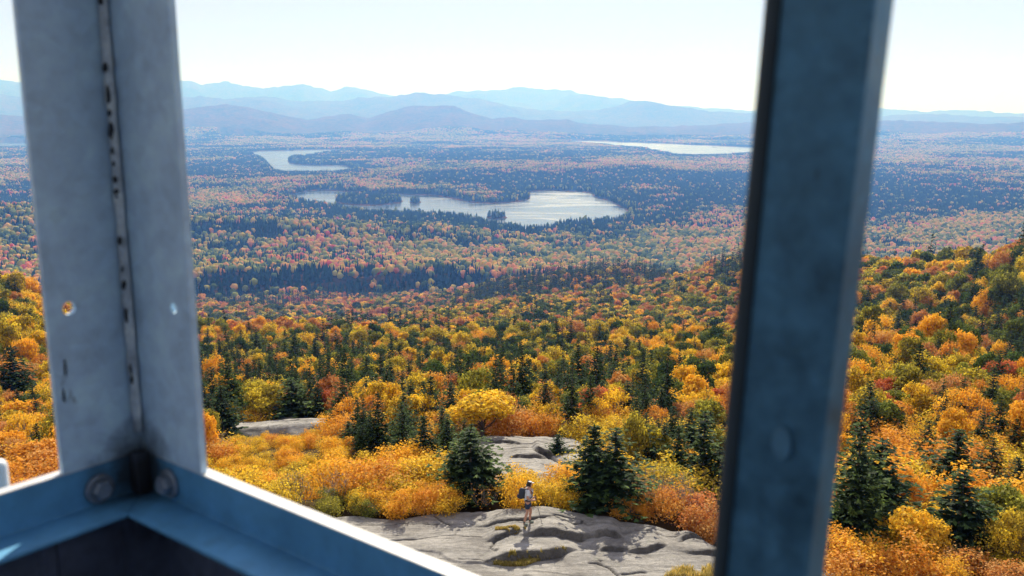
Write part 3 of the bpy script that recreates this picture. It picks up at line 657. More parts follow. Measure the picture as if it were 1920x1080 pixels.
# ---------------------------------------------------------------- bare rock
RB = [(-200,1000),(0,1000),(200,990),(400,978),(640,966),(700,970),(760,970),(800,966),(860,960),(900,957),(960,957),(1020,959),(1090,968),(1150,977),(1240,988),(1300,1003),(1345,1022),(1450,1045),(1600,1060),(1700,1064),(1800,1075),(1920,1082),(2200,1085)]
rb_az = np.array([az_of(a, b) for a, b in RB]); rb_d = np.array([EYE / -slope(a, b) for a, b in RB])
def rim(az): return np.interp(az, rb_az, rb_d)
def rock_mat():
    m, n, out = new_mat("granite"); p = geo_pos(n)
    mp = N(n, "ShaderNodeMapping"); n.links.new(p, mp.inputs['Vector']); mp.inputs['Scale'].default_value = (.35, 1.5, 1.5); mp.inputs['Rotation'].default_value = (0, 0, R(-8))
    a = noise(n, mp.outputs[0], .9, 6, .65, .4); b = noise(n, p, 5, 6, .75); c = noise(n, p, 28, 3, .7); e = noise(n, p, .35, 4, .6, 1.0)
    col = ramp(n, [(.30, (.10, .093, .085)), (.42, (.20, .187, .17)), (.53, (.31, .29, .262)), (.69, (.43, .40, .36))], math_(n, 'ADD', math_(n, 'MULTIPLY', a, .55), math_(n, 'MULTIPLY', b, .45))).outputs['Color']
    sp = ramp(n, [(.36, (.45, .45, .46)), (.50, (1, 1, 1))], c).outputs['Color']; col = mixc(n, .55, col, sp, 'MULTIPLY')
    st = ramp(n, [(.36, (.50, .48, .47)), (.52, (1, 1, 1))], e).outputs['Color']; col = mixc(n, .7, col, st, 'MULTIPLY')
    li = ramp(n, [(.60, (0, 0, 0)), (.68, (1, 1, 1))], noise(n, p, 2.2, 5, .7)).outputs['Color']; col = mixc(n, math_(n, 'MULTIPLY', li, .3), col, (.23, .24, .17))
    vm = N(n, 'ShaderNodeMapping'); vm.inputs['Scale'].default_value = (.22, .5, .5); vm.inputs['Rotation'].default_value = (0, 0, R(14)); n.links.new(p, vm.inputs['Vector']); wv = N(n, 'ShaderNodeVectorMath', operation='ADD'); n.links.new(vm.outputs[0], wv.inputs[0]); nv = N(n, 'ShaderNodeTexNoise'); nv.inputs['Scale'].default_value = 1.2; nv.inputs['Detail'].default_value = 4; n.links.new(p, nv.inputs['Vector']); sv = N(n, 'ShaderNodeVectorMath', operation='SCALE'); sv.inputs['Scale'].default_value = .25; n.links.new(nv.outputs['Color'], sv.inputs[0]); n.links.new(sv.outputs[0], wv.inputs[1]); vo = N(n, 'ShaderNodeTexVoronoi', feature='DISTANCE_TO_EDGE'); vo.inputs['Scale'].default_value = 1.0; n.links.new(wv.outputs[0], vo.inputs['Vector']); fine = ramp(n, [(0, (.25, .24, .23)), (.012, (1, 1, 1))], vo.outputs['Distance']).outputs['Color']; col = mixc(n, math_(n, 'MULTIPLY', ramp(n, [(.45, (0, 0, 0)), (.6, (1, 1, 1))], e).outputs['Color'], .8), col, mixc(n, 1.0, col, fine, 'MULTIPLY'))
    cr = ramp(n, [(.0, (1, 1, 1)), (1, (.18, .17, .17))], attr(n, 'crack')).outputs['Color']; col = mixc(n, 1.0, col, cr, 'MULTIPLY')
    bs = N(n, "ShaderNodeBsdfPrincipled", i_Roughness=.85); n.links.new(col, bs.inputs['Base Color'])
    bp = N(n, "ShaderNodeBump"); bp.inputs['Strength'].default_value = 1.0; bp.inputs['Distance'].default_value = .12
    h = math_(n, 'ADD', noise(n, mp.outputs[0], 2.2, 8, .72, .5), math_(n, 'MULTIPLY', c, .25)); n.links.new(h, bp.inputs['Height']); n.links.new(bp.outputs[0], bs.inputs['Normal'])
    n.links.new(bs.outputs[0], out.inputs['Surface']); return m
M_rock = rock_mat()
def slab(name, x0, x1, y0, y1, step, base, ledges, cracks, label, bump_amp=.09):
    gx = np.arange(x0, x1, step); gy = np.arange(y0, y1, step * .55); X, Y = np.meshgrid(gx, gy); Zb = base(X, Y)
    Zb = Zb + fbm(X * .22, Y * .45 + 7, 3) * bump_amp + fbm(X * .9 + 5, Y * 1.8, 3) * bump_amp * .25 + fbm(X * 4 + 3, Y * 5, 2) * .012
    # low broken sheets of rock: terraces along y
    tt = Y * .42 + fbm(X * .12 + 2, Y * .25 + 2, 3) * 2.6; fr = tt - np.floor(tt); Zb = Zb + (sstep(.0, .03, fr) - fr) * .06 * sstep(-.1, .35, fbm(X * .3 + 40, Y * .3, 2))
    ck = np.zeros_like(Zb); wx = X + fbm(X * 1.5, Y * 1.5, 3) * .12; wy = Y + fbm(X * 2.3 + 30, Y * 2.3, 4) * .13
    for pts, h, Lb in ledges:
        W = np.array([ground_hit(a, b)[:2] for a, b in pts]); o_ = np.argsort(W[:, 0]); W = W[o_]
        yl = np.interp(wx, W[:, 0], W[:, 1]); dy = wy - yl; ln = W[-1, 0] - W[0, 0]
        t = np.clip((wx - W[0, 0] + .1 * ln) / (.3 * ln), 0, 1) * np.clip((W[-1, 0] + .1 * ln - wx) / (.3 * ln), 0, 1)
        st_ = sstep(-.012, .012, dy); Zb = Zb + h * t * (.72 * st_ * np.exp(-np.maximum(dy, 0) / (Lb * 2.4)) - .16 * (1 - st_) * np.exp(np.minimum(dy, 0) / (Lb * 2.2))) - .05 * t * np.exp(-(dy / .08) ** 2)
        ck = np.maximum(ck, .75 * t * np.exp(-((dy - .0) / .10) ** 2))
    for pts, wd, dp in cracks:
        W = np.array([ground_hit(a, b)[:2] for a, b in pts]); dd = np.full(X.shape, 9.)
        for i in range(len(W) - 1):
            e = W[i + 1] - W[i]; t = np.clip(((wx - W[i, 0]) * e[0] + (wy - W[i, 1]) * e[1]) / (e @ e), 0, 1); dd = np.minimum(dd, np.hypot(wx - W[i, 0] - t * e[0], wy - W[i, 1] - t * e[1]))
        g = np.exp(-(dd / wd) ** 2); Zb = Zb - dp * g; ck = np.maximum(ck, g)
    ny, nx_ = X.shape; i = np.arange(nx_ * ny).reshape(ny, nx_)
    me = mesh_np(name, np.stack([X, Y, Zb], -1).reshape(-1, 3), np.stack([i[:-1, :-1], i[:-1, 1:], i[1:, 1:], i[1:, :-1]], -1).reshape(-1, 4), True); fattr(me, 'crack', ck.ravel())
    o = obj(name, me, M_rock); tag(o, label, "rock", kind="structure"); return o, (gx, gy, Zb)
def base1(x, y):
    d = np.hypot(x, y); az = np.arctan2(x, y); rd = rim(az) + fbm(x * .35, y * .35, 2) * .5
    return height(x, y) * .3 - .02 + np.where(d > rd, -(d - rd) * .9 - ((d - rd) ** 2) * .3, 0)
L1 = [([(917,1013),(940,1011),(965,1005),(980,1005)], .22, .9), ([(985,1010),(1020,1007),(1055,1011),(1090,1009),(1116,1005)], .34, 1.3), ([(1112,1004),(1132,1002),(1162,1009)], .28, 1.0),
      ([(922,1051),(950,1048),(1000,1042),(1050,1036),(1070,1028)], .42, 1.4), ([(1128,1027),(1150,1025),(1178,1028)], .18, .8), ([(1180,1032),(1210,1031),(1246,1026)], .22, .8),
      ([(1275,1021),(1300,1018),(1340,1033)], .2, .7), ([(900,987),(930,986),(985,985),(1030,983)], .12, .8), ([(1290,1040),(1400,1056),(1500,1060)], .2, 1.0), ([(1660,1074),(1740,1079),(1800,1085)], .15, .8)]
C1 = [([(1015,984),(1040,979),(1065,979),(1092,981),(1091,988)], .05, .09), ([(1040,981),(1060,987),(1076,993),(1100,988)], .04, .07), ([(1105,1048),(1125,1053),(1146,1059),(1162,1074)], .05, .1), ([(1168,1070),(1190,1070),(1206,1066)], .05, .09),
      ([(728,1010),(780,1006)], .06, .1), ([(780,1006),(848,1001),(905,1004)], .03, .05), ([(815,968),(830,977),(843,983)], .035, .06), ([(985,1070),(1005,1080)], .07, .1), ([(860,1048),(930,1050)], .03, .04), ([(1190,995),(1270,1012),(1300,1018)], .03, .05),
      ([(660,984),(700,983),(760,979),(840,981)], .02, .035), ([(1000,1062),(1050,1066),(1120,1080)], .02, .03), ([(930,1010),(918,1026),(932,1036)], .05, .08), ([(885,960),(905,958),(925,960)], .03, .06)]
slab1, G1 = slab("summit_rock", -15, 19, 17, 37, .06, base1, L1, C1, "broad cracked grey summit rock the hiker is standing on")
def slab_z(x, y):
    gx, gy, Zb = G1; i = int(round((x - gx[0]) / .06)); j = int(round((y - gy[0]) / .033)); return float(Zb[np.clip(j, 0, len(gy) - 1), np.clip(i, 0, len(gx) - 1)])
c2 = ground_hit(985, 866); c3 = ground_hit(520, 811)
def dome(cx, cy, rx, ry, lift):
    def f(x, y):
        e = np.sqrt(((x - cx) / rx) ** 2 + ((y - cy) / ry) ** 2) + .12 * fbm(x * .5, y * .5, 2); return height(x, y) + lift * (1 - sstep(.75, 1.15, e)) - 1.4 * sstep(.95, 1.5, e)
    return f
slab("rock_ledge", c2[0] - 7.5, c2[0] + 8, c2[1] - 7, c2[1] + 6.5, .08, dome(c2[0], c2[1], 5.2, 5.4, .45),
     [([(958,872),(985,874),(1020,873)], .25, 1.2), ([(1004,862),(1018,866),(1034,868)], .5, 1.0), ([(900,843),(940,846),(975,850)], .2, 1.0), ([(1060,860),(1085,862)], .2, .8)],
     [([(1020,866),(1035,874),(1058,886)], .12, .25), ([(960,873),(1000,872),(1024,871)], .06, .12), ([(900,880),(940,890),(1000,896)], .04, .05), ([(1000,880),(1040,892),(1060,902)], .04, .06)], "smaller grey rock ledge behind the hiker between the spruces", .22)
slab("rock_ledge", c3[0] - 8, c3[0] + 8, c3[1] - 6, c3[1] + 5.5, .1, dome(c3[0], c3[1], 6.8, 3.4, .8),
     [([(480,806),(530,805),(560,803)], .25, 1.0)], [([(470,818),(520,810),(560,806)], .1, .15)], "far low grey rock ledge beside the dark spruces on the slope", .2)

def slab_hit(px, py):
    v = ray(px, py); lo = None
    for t in np.linspace(22, 42, 1200):
        if EYE + v[2] * t < slab_z(v[0] * t, v[1] * t): break
    return v[0] * t, v[1] * t
# dry grass in the hollows of the rock
def in_poly(P, x, y): return sdf(np.array(P), x, y) < 0
def grass(name, regions, label, seed=3):
    r = np.random.default_rng(seed); b = Buf(); rvs = []
    for pts, cnt, hmax, c0, c1 in regions:
        W = np.array([slab_hit(a, q) for a, q in pts]); mn, mx = W.min(0), W.max(0); x = r.uniform(mn[0], mx[0], cnt * 3); y = r.uniform(mn[1], mx[1], cnt * 3); k = in_poly(W, x, y) & (fbm(x * 2.2, y * 2.2, 2) > -.35); x, y = x[k][:cnt], y[k][:cnt]
        for i in range(len(x)):
            z = slab_z(x[i], y[i]) if math.hypot(x[i], y[i]) < 35 else float(height(x[i], y[i])) + .2
            h = hmax * r.uniform(.4, 1); a = r.random() * 6.28; l = r.normal(size=2) * .35 * h; w = .012 + .006 * r.random()
            ca, sa = math.cos(a) * w, math.sin(a) * w; lv = c0 + (c1 - c0) * r.random()
            b.add([(x[i] - ca, y[i] - sa, z - .03), (x[i] + ca, y[i] + sa, z - .03), (x[i] + l[0] * .5 + ca * .6, y[i] + l[1] * .5 + sa * .6, z + h * .6), (x[i] + l[0] * .5 - ca * .6, y[i] + l[1] * .5 - sa * .6, z + h * .6)], [[0, 1, 2, 3]], [lv] * 4)
            b.add([(x[i] + l[0] * .5 - ca * .6, y[i] + l[1] * .5 - sa * .6, z + h * .6), (x[i] + l[0] * .5 + ca * .6, y[i] + l[1] * .5 + sa * .6, z + h * .6), (x[i] + l[0], y[i] + l[1], z + h)], [[0, 1, 2]], [lv] * 3)
    me = b.mesh(name); return tag(obj(name, me, M_grass), label, "grass", kind="stuff")
M_grass = leaf_mat("dry_grass", [(0, (.10, .13, .03)), (.35, (.28, .24, .05)), (.65, (.45, .34, .12)), (1, (.50, .26, .06))], lambda n: attr(n, 'lv'), transl=.4)
grass("dry_grass", [([(922,1052),(940,1048),(990,1043),(1040,1036),(1068,1030),(1050,1042),(1015,1052),(985,1062),(945,1062)], 7000, .16, .2, .75),
                    ([(905,990),(950,989),(984,988),(986,992),(980,997),(955,1000),(920,996)], 3500, .10, .15, 1.0),
                    ([(1240,1085),(1270,1066),(1345,1060),(1400,1085)], 1500, .22, .3, .9), ([(1600,1070),(1650,1064),(1640,1085),(1560,1085)], 900, .3, .3, .9)], "yellowed grass tufts growing in hollows of the summit rock")
# the main sheet sits a little lower under the bare rock
co = np.empty(len(ground.data.vertices) * 3, np.float32); ground.data.vertices.foreach_get("co", co); co = co.reshape(-1, 3)
d_ = np.hypot(co[:, 0], co[:, 1]); a_ = np.arctan2(co[:, 0], co[:, 1]); rr = rim(a_)
co[:, 2] += .9 * rock_mask(co[:, 0], co[:, 1]) - .9 * (1 - sstep(rr + .2, rr + 1.6, d_))
ground.data.vertices.foreach_set("co", co.ravel()); ground.data.update()

# ---------------------------------------------------------------- near trees and shrubs
COLN = [(.09, "dark green"), (.20, "green"), (.30, "yellow-green"), (.42, "lemon yellow"), (.54, "golden"), (.66, "orange-gold"), (.77, "orange"), (.86, "tan brown"), (.93, "orange-red"), (1.1, "red")]
def cname(rv):
    for t, n_ in COLN:
        if rv < t: return n_
def region(px, d):
    if px < 110: s = "left of the corner post"
    elif px < 640: s = "just right of the corner post"
    elif px < 890: s = "left of the hiker"
    elif px < 1130: s = "behind the hiker"
    elif px < 1400: s = "left of the window post"
    else: s = "right of the window post"
    return s
def dband(d): return "beside the bare rock" if d < 52 else "on the near slope" if d < 95 else "halfway down the slope" if d < 170 else "low on the far shoulder"
nobj = {'maple_tree': 0, 'spruce_tree': 0, 'shrub': 0}
def place(kind, tm, cm, loc, rz, sc, rv, label, cat, group, parts=("trunk", "crown")):
    o = empty(kind, loc, rz); o.scale = sc; tag(o, label, cat, group)
    for nm, me in zip(parts, (tm, cm)):
        if me is None or len(me.vertices) == 0: continue
        c = bpy.data.objects.new(nm, me); C.objects.link(c); c.parent = o; c["rv"] = float(rv)
    nobj[kind] += 1; return o
occupied = []   # (x, y, r)
# explicit spruces: px, base row, top row, crown width px
SPR = [(420,828,728,62,"large dark spruce with yellow-green edges standing above the golden thicket right of the corner post"),(550,800,712,72,"broad dark spruce beside the far low rock ledge"),(617,814,784,26,"tiny blue-green spruce at the right end of the far rock ledge"),(655,836,790,30,""),
 (684,850,752,36,""),(712,868,742,44,"tall slim spruce in the dark clump left of the hiker"),(757,886,758,48,""),(797,905,782,56,"pointed dark spruce left of the widest near spruce"),(831,840,764,34,""),(883,930,806,98,"widest dark near spruce left behind the hiker"),(853,925,838,44,""),(1046,862,815,32,"small lone spruce on the rock ledge behind the hiker"),
 (1112,945,800,90,"left one of two big dark spruces right of the hiker"),(1152,955,806,86,"right one of two big dark spruces right of the hiker"),(1210,905,800,56,""),(1191,850,738,26,"tall thin spruce rising out of the golden trees near the window post"),(1128,788,716,40,"lone dark spruce in the orange wood above the two big spruces"),
 (1268,930,800,52,""),(1315,945,775,84,"tall dark spruce just left of the window post"),(1345,950,840,60,""),(1597,1035,800,100,""),(1640,1012,828,112,"massive dark spruce just right of the window post"),(1612,960,840,60,""),(1786,935,808,88,"tall ragged spruce on the right slope above its darker neighbour"),(1792,1050,885,120,"widest dark spruce low on the right side"),
 (1740,860,800,30,""),(1900,960,860,60,""),(35,765,655,72,"big dark spruce left of the corner post"),(18,768,690,50,""),(757,785,712,44,""),(728,772,690,32,""),(683,705,655,34,""),(660,650,608,22,""),(608,655,604,24,""),(632,672,624,22,""),(556,708,630,42,"tall dark spruce crowded by golden crowns on the slope"),(484,672,618,26,""),(455,668,622,20,""),(427,668,614,26,""),
 (694,765,700,34,""),(786,730,668,26,""),(816,700,668,20,""),(837,668,636,16,""),(882,745,695,34,""),(858,742,702,26,""),(843,735,700,20,""),(963,790,725,22,""),(933,682,655,18,""),(970,690,662,18,""),(1040,700,668,20,""),(1060,730,690,22,""),(1052,728,700,18,""),(1206,710,680,18,""),(1170,740,705,30,""),(1185,775,712,24,""),(1290,860,810,40,""),
 (380,720,655,40,""),(400,722,680,30,""),(432,728,684,28,""),(446,735,680,22,""),(510,720,668,30,""),(530,722,676,24,""),(590,725,690,24,""),(610,735,680,24,""),(805,720,680,20,""),(1240,870,815,30,""),(775,868,800,30,""),(738,850,790,30,""),
 (1710,640,585,34,""),(1752,658,612,36,""),(1795,640,595,30,""),(1655,660,610,28,""),(1850,700,650,34,""),(1915,600,540,40,"")]
BRD = [(905,826,738,132,.47,"biggest round golden tree behind the left end of the rock ledge"),(386,868,776,52,.57,"orange-gold tree against the right edge of the corner post"),(1188,905,778,60,.36,""),(1226,900,800,60,.34,"yellow-green slim tree between the big spruces and the window post"),(1345,880,800,40,.30,""),
 (1690,990,872,70,.62,""),(1660,1000,905,34,.76,"narrow orange-red tree in front of the massive right spruce"),(1710,1068,955,110,.50,"golden bush at the rock edge right of the window post"),(1700,840,808,60,.70,"rounded orange crown on the right slope above the massive spruce"),(1870,1040,910,100,.27,"pale grey-green tree low on the right side"),(1905,1075,960,90,.42,""),(1845,900,835,60,.30,""),
 (1690,760,700,62,.30,""),(1640,690,640,60,.28,""),(35,840,750,90,.55,""),(88,800,720,70,.48,"golden tree touching the left edge of the corner post"),(20,900,810,80,.60,""),(75,905,830,90,.66,""),(1782,650,600,50,.38,""),(1752,590,545,60,.36,""),(1025,672,648,44,.80,""),(1195,698,678,24,.62,""),(1300,770,745,22,.90,"small vivid red-orange tree left of the window post"),(1375,640,590,34,.72,"")]
_r = random.Random(21)
for _ in range(15):
    _p = _r.uniform(640, 905); _b = _r.uniform(800, 880); _h = _r.uniform(62, 96); SPR.append((_p, _b, _b - _h, _h * _r.uniform(.34, .5), ''))
for _ in range(9):
    _p = _r.uniform(1170, 1350); _b = _r.uniform(800, 900); _h = _r.uniform(60, 105); SPR.append((_p, _b, _b - _h, _h * _r.uniform(.34, .5), ''))
for _ in range(9):
    _p = _r.uniform(1610, 1900); _b = _r.uniform(800, 960); _h = _r.uniform(60, 110); SPR.append((_p, _b, _b - _h, _h * _r.uniform(.34, .5), ''))
def add_spruce(px, by, ty, wpx, label, i):
    by = by + (20 if by < 790 else 0); x, y, z, t = ground_hit(px, by); dep = to_px(x, y, z)[2]; H = (by - ty) / F_PX * dep / .93; W = wpx / F_PX * dep
    k = i % 5; tm, cm = SPm[k]; Wp = [2.2, 1.9, 2.5, 1.6, 2.1][k]; s = (W / Wp * 1.12, W / Wp * (1.0 + .25 * rng.random()), H / 4.5)
    lab = label or f"dark spruce {dband(t)} {region(px, t)}"; grp = None if label else f"spruces {dband(t)} {region(px, t)}"
    place("spruce_tree", tm, cm, (x, y, z - .05), rng.random() * 6.28, s, rng.random() * .8, lab, "tree", grp); occupied.append((x, y, W * .5))
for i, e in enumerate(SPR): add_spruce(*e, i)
for i, (px, by, ty, wpx, rv, label) in enumerate(BRD):
    x, y, z, t = ground_hit(px, by); dep = to_px(x, y, z)[2]; H = (by - ty) / F_PX * dep / .9; W = wpx / F_PX * dep; k = i % 8; tm, cm = BLm[k]; Wp = [4.4, 3.8, 4.8, 3.5, 4.2, 5.0, 3.9, 4.5][k]
    lab = label or f"{cname(rv)} maple {dband(t)} {region(px, t)}"; grp = None if label else f"{cname(rv)} maples {dband(t)} {region(px, t)}"
    place("maple_tree", tm, cm, (x, y, z - .05), rng.random() * 6.28, (W / Wp, W / Wp, H / 5.5), rv, lab, "tree", grp); occupied.append((x, y, W * .5))
# shrubs round the bare rock
def shrubs(regs, seed=11):
    out = []
    r = np.random.default_rng(seed)
    for (px0, px1, d0, d1, step, h0, h1, rv0, rv1, barep) in regs:
        a0, a1 = az_of(px0, 900), az_of(px1, 900); d = d0
        while d < d1:
            a = a0 + r.random() * step / d
            while a < a1:
                dd = d + r.uniform(-.4, .4) * step; aa = a + r.uniform(-.3, .3) * step / d; x, y = math.sin(aa) * dd, math.cos(aa) * dd
                a += step / d * r.uniform(.8, 1.25)
                if dd < float(rim(np.array(aa))) + .1: continue
                if any((x - ox) ** 2 + (y - oy) ** 2 < (orr * .75) ** 2 for ox, oy, orr in occupied): continue
                if ((x - c2[0]) / 4.4) ** 2 + ((y - c2[1]) / 4.6) ** 2 < 1 or ((x - c3[0]) / 5.8) ** 2 + ((y - c3[1]) / 2.8) ** 2 < 1: continue
                z = float(height(x, y)); h = r.uniform(h0, h1); rv = r.uniform(rv0, rv1); bare = r.random() < barep
                lst = SHBm if bare else SHm; tm, cm = lst[r.integers(len(lst))]; px, py, _ = to_px(x, y, z)
                if bare: lab, grp = f"leafless grey shrub {dband(dd)} {region(px, dd)}", f"leafless shrubs {dband(dd)} {region(px, dd)}"
                else: lab, grp = f"{cname(rv)} shrub {dband(dd)} {region(px, dd)}", f"{cname(rv)} shrubs {dband(dd)} {region(px, dd)}"
                w = h * r.uniform(.95, 1.35); hid = (130 < px < 320) or (1400 < px < 1545) or px < -10 or px > 1930 or py > 1100 or not seen(x, y, z, h, .01); out.append((h / dd * (0 if hid else 1), lst is SHBm, lst.index((tm, cm)), x, y, z, r.random() * 6.28, w, h, rv, lab, grp))
            d += step * .85
    bx, by = slab_hit(770, 964); bx, by = bx * 1.035, by * 1.035
    for k in range(3): out.append((9, False, k, bx + (k - 1) * .75, by + .35 * (k % 2), float(height(bx, by)), k * 2., 2.1, 2.0 + .15 * (k == 1), .55, 'tall glowing orange-gold bush at the rock edge left of the hiker', 'orange-gold bush stems at the rock edge'))
    out.sort(key=lambda e: -e[0]); rest = []
    for k, (sz, b_, j, x, y, z, rz, w, h, rv, lab, grp) in enumerate(out):
        if k < 290 and sz > 0: tm, cm = (SHBm if b_ else SHm)[j]; place("shrub", tm, cm, (x, y, z - .05), rz, (w / 1.9, w / 1.9, h / 1.9), rv, lab, "shrub", grp, ("stems", "leaves"))
        else: rest.append((x, y, z - .05, rz, w / 1.9, h / 1.9, rv, j + (5 if b_ else 0)))
    q = np.array(rest); protos = [joined("sh", a, b, [M_broad, M_twig]) for a, b in SH + SHB]
    scatter("undergrowth", q[:, :3], np.stack([0 * q[:, 3], 0 * q[:, 3], q[:, 3]], 1), np.stack([q[:, 4], q[:, 4], q[:, 5]], 1), q[:, 7].astype(int), q[:, 6], protos, "dense golden undergrowth filling the gaps behind the nearer shrubs", "undergrowth")
shrubs([(100, 385, 32, 66, 2.3, 1.3, 2.0, .42, .72, .1), (380, 620, 44, 50, 1.3, .5, .9, .40, .60, .12), (380, 620, 35, 44, 1.75, 1.0, 1.7, .40, .60, .12), (620, 860, 44, 52, 1.6, .9, 1.4, .42, .64, .12), (620, 860, 36.2, 44, 1.75, 1.1, 1.8, .34, .70, .18), (600, 705, 34, 35.6, .9, .55, .8, .22, .32, 0), (640, 870, 33.6, 36.4, .85, .6, 1.1, .42, .66, .05),
        (860, 935, 34.3, 42, 1.4, .9, 1.5, .46, .70, .6), (935, 1140, 34.3, 39.5, 1.3, .75, 1.25, .42, .58, .10), (1140, 1235, 33, 35.5, .95, .5, .8, .62, .86, .1), (1180, 1290, 34.5, 39, 1.2, 1.1, 1.6, .5, .7, .85), (1235, 1350, 30, 35, 1.15, .9, 1.4, .64, .88, .1),
        (1350, 1600, 28.5, 66, 1.9, .8, 1.5, .5, .8, .2), (1570, 1930, 27.6, 44, 1.75, 1.0, 1.7, .40, .74, .12), (-20, 110, 40, 62, 2.1, 1.6, 2.2, .46, .74, .08), (1100, 1350, 39, 58, 2.2, 1.4, 2.0, .36, .56, .15), (640, 900, 55, 66, 2.2, 1.2, 1.8, .48, .80, .35), (370, 640, 50, 56, 1.6, .5, .9, .42, .62, .2), (370, 640, 56, 63, 1.5, .4, .8, .44, .7, .3), (370, 640, 72, 78, 2.2, 1.3, 1.9, .48, .74, .3), (930, 1180, 55, 64, 2.0, 1.5, 2.2, .46, .84, .3), (1600, 1930, 44, 64, 2.3, 1.6, 2.4, .36, .74, .1)])
# the rest of the wood down to the shoulder
xs, ys = [], []
for a, b, st in ((56, 80, 2.3), (80, 120, 2.6), (120, 180, 3.2), (180, 240, 3.8), (240, 305, 4.4)):
    x, y = jgrid(a, b, st); xs.append(x); ys.append(y)
x = np.concatenate(xs); y = np.concatenate(ys); z = height(x, y); keep = seen(x, y, z, 6, .02)
for ox, oy, orr in occupied: keep &= (x - ox) ** 2 + (y - oy) ** 2 > (orr * .8 + .5) ** 2
for c_, rx, ry in ((c2, 6, 7), (c3, 7, 4)): keep &= ((x - c_[0]) / rx) ** 2 + ((y - c_[1]) / ry) ** 2 > 1
# the open ground in front of the far ledge
pf = to_px(x, y, z)[0]; keep &= ~((pf > 405) & (pf < 640) & (np.hypot(x, y) < 66))
x, y, z = x[keep], y[keep], z[keep]; n = len(x); d = np.hypot(x, y); px, py, dep = to_px(x, y, z)
con = rng.random(n) < conifer_share(x, y); rv = broad_rv(x, y, rng); cw = crown_w(x, y) * rng.uniform(.75, 1.25, n); thin = (~con) & (rng.random(n) < np.interp(d, [60, 150, 250], [.48, .34, .20]))
rv = np.where(thin, rng.uniform(.46, .84, n), rv); kind_i = np.where(con, rng.integers(0, 5, n), np.where(thin, rng.integers(0, 3, n), rng.integers(0, 8, n)))
hsc = cw / 4.3 * rng.uniform(.9, 1.4, n) * np.interp(d, [60, 120], [.95, 1.12]); wsc = cw / 4.3
vis = (px > -40) & (px < 1960) & (py > 560) & ~((px > 1395) & (px < 1560)) & ~((px > 130) & (px < 330))
order = np.argsort(np.where(vis, -cw / d, 9)); isobj = np.zeros(n, bool); cnt = {0: 0, 1: 0}
caps = {0: 290 - nobj['maple_tree'], 1: 150 - nobj['spruce_tree']}
for i in order:
    if not vis[i]: break
    c_ = int(con[i])
    if cnt[c_] < caps[c_]: isobj[i] = True; cnt[c_] += 1
Wp_ = [2.2, 1.9, 2.5, 1.6, 2.1]
for i in np.where(isobj)[0]:
    rz = rng.random() * 6.28
    if con[i]:
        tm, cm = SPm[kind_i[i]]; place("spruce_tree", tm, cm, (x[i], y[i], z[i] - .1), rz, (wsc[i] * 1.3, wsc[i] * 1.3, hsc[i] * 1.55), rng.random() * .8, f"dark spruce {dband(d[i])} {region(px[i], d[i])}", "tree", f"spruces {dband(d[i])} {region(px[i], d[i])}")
    else:
        tm, cm = (SPAm if thin[i] else BLm)[kind_i[i]]; w_ = "thin-leaved " if thin[i] else ""
        place("maple_tree", tm, cm, (x[i], y[i], z[i] - .1), rz, (wsc[i], wsc[i], hsc[i]), rv[i], f"{w_}{cname(rv[i])} maple {dband(d[i])} {region(px[i], d[i])}", "tree", f"{w_}{cname(rv[i])} maples {dband(d[i])} {region(px[i], d[i])}")
near_protos = [joined("near_b", a, b, [M_broad, M_bark]) for a, b in BL] + [joined("near_t", a, b, [M_broad, M_twig]) for a, b in SPARSE] + [joined("near_s", a, b, [M_needle, M_bark]) for a, b in SP]
q = ~isobj; pick = np.where(con, 11 + kind_i, np.where(thin, 8 + kind_i, kind_i))[q]; f = np.where(con, 1.3, 1.0); hf = np.where(con, 1.35, 1.0)
scatter("slope_forest", np.stack([x, y, z - .1], 1)[q], np.stack([rng.normal(size=n) * .04, rng.normal(size=n) * .04, rng.random(n) * 6.28], 1)[q], np.stack([wsc * f, wsc * f, hsc * hf], 1)[q], pick, np.where(con, rng.random(n) * .8, rv)[q], near_protos, "golden and orange wood filling the slope behind the nearer trees", "forest")
print("NEAR", n, nobj)
# ---------------------------------------------------------------- hiker
def skin_mesh(name, J, E, root, mat, sub=2):
    """J: name -> (x, y, z, rx, ry); E: pairs. A single skinned surface."""
    me = bpy.data.meshes.new(name); ks = list(J); me.from_pydata([J[k][:3] for k in ks], [(ks.index(a), ks.index(b)) for a, b in E], []); me.update()
    o = bpy.data.objects.new(name, me); C.objects.link(o); sk = o.modifiers.new("s", 'SKIN'); sk.use_smooth_shade = True
    for i, k in enumerate(ks):
        s = me.skin_vertices[0].data[i]; q = J[k]; s.radius = (q[3], q[4] if len(q) > 4 else q[3]); s.use_root = (k == root)
    sb = o.modifiers.new("b", 'SUBSURF'); sb.levels = sub; sb.render_levels = sub
    dg = bpy.context.evaluated_depsgraph_get(); dg.update(); m2 = bpy.data.meshes.new_from_object(o.evaluated_get(dg)); bpy.data.objects.remove(o)
    m2.name = name; m2.materials.clear(); m2.materials.append(mat); m2.polygons.foreach_set("use_smooth", np.ones(len(m2.polygons), bool)); return m2
def plain(name, col, rough=.8, metal=0., noise_amt=.12, scale=30):
    m, n, out = new_mat(name); p = N(n, "ShaderNodeTexCoord").outputs['Object']; f = noise(n, p, scale, 4, .6)
    lo = tuple(c * (1 - noise_amt) for c in col); hi = tuple(min(1, c * (1 + noise_amt)) for c in col)
    b = N(n, "ShaderNodeBsdfPrincipled", i_Roughness=rough, i_Metallic=metal); n.links.new(ramp(n, [(.3, lo), (.7, hi)], f).outputs['Color'], b.inputs['Base Color']); n.links.new(b.outputs[0], out.inputs['Surface']); return m
M_skin = plain("skin", (.50, .26, .18), .6); M_shirt = plain("shirt_cloth", (.62, .64, .68), .9); M_navy = plain("navy_cloth", (.018, .035, .075), .85); M_pack = plain("pack_cloth", (.022, .030, .045), .7)
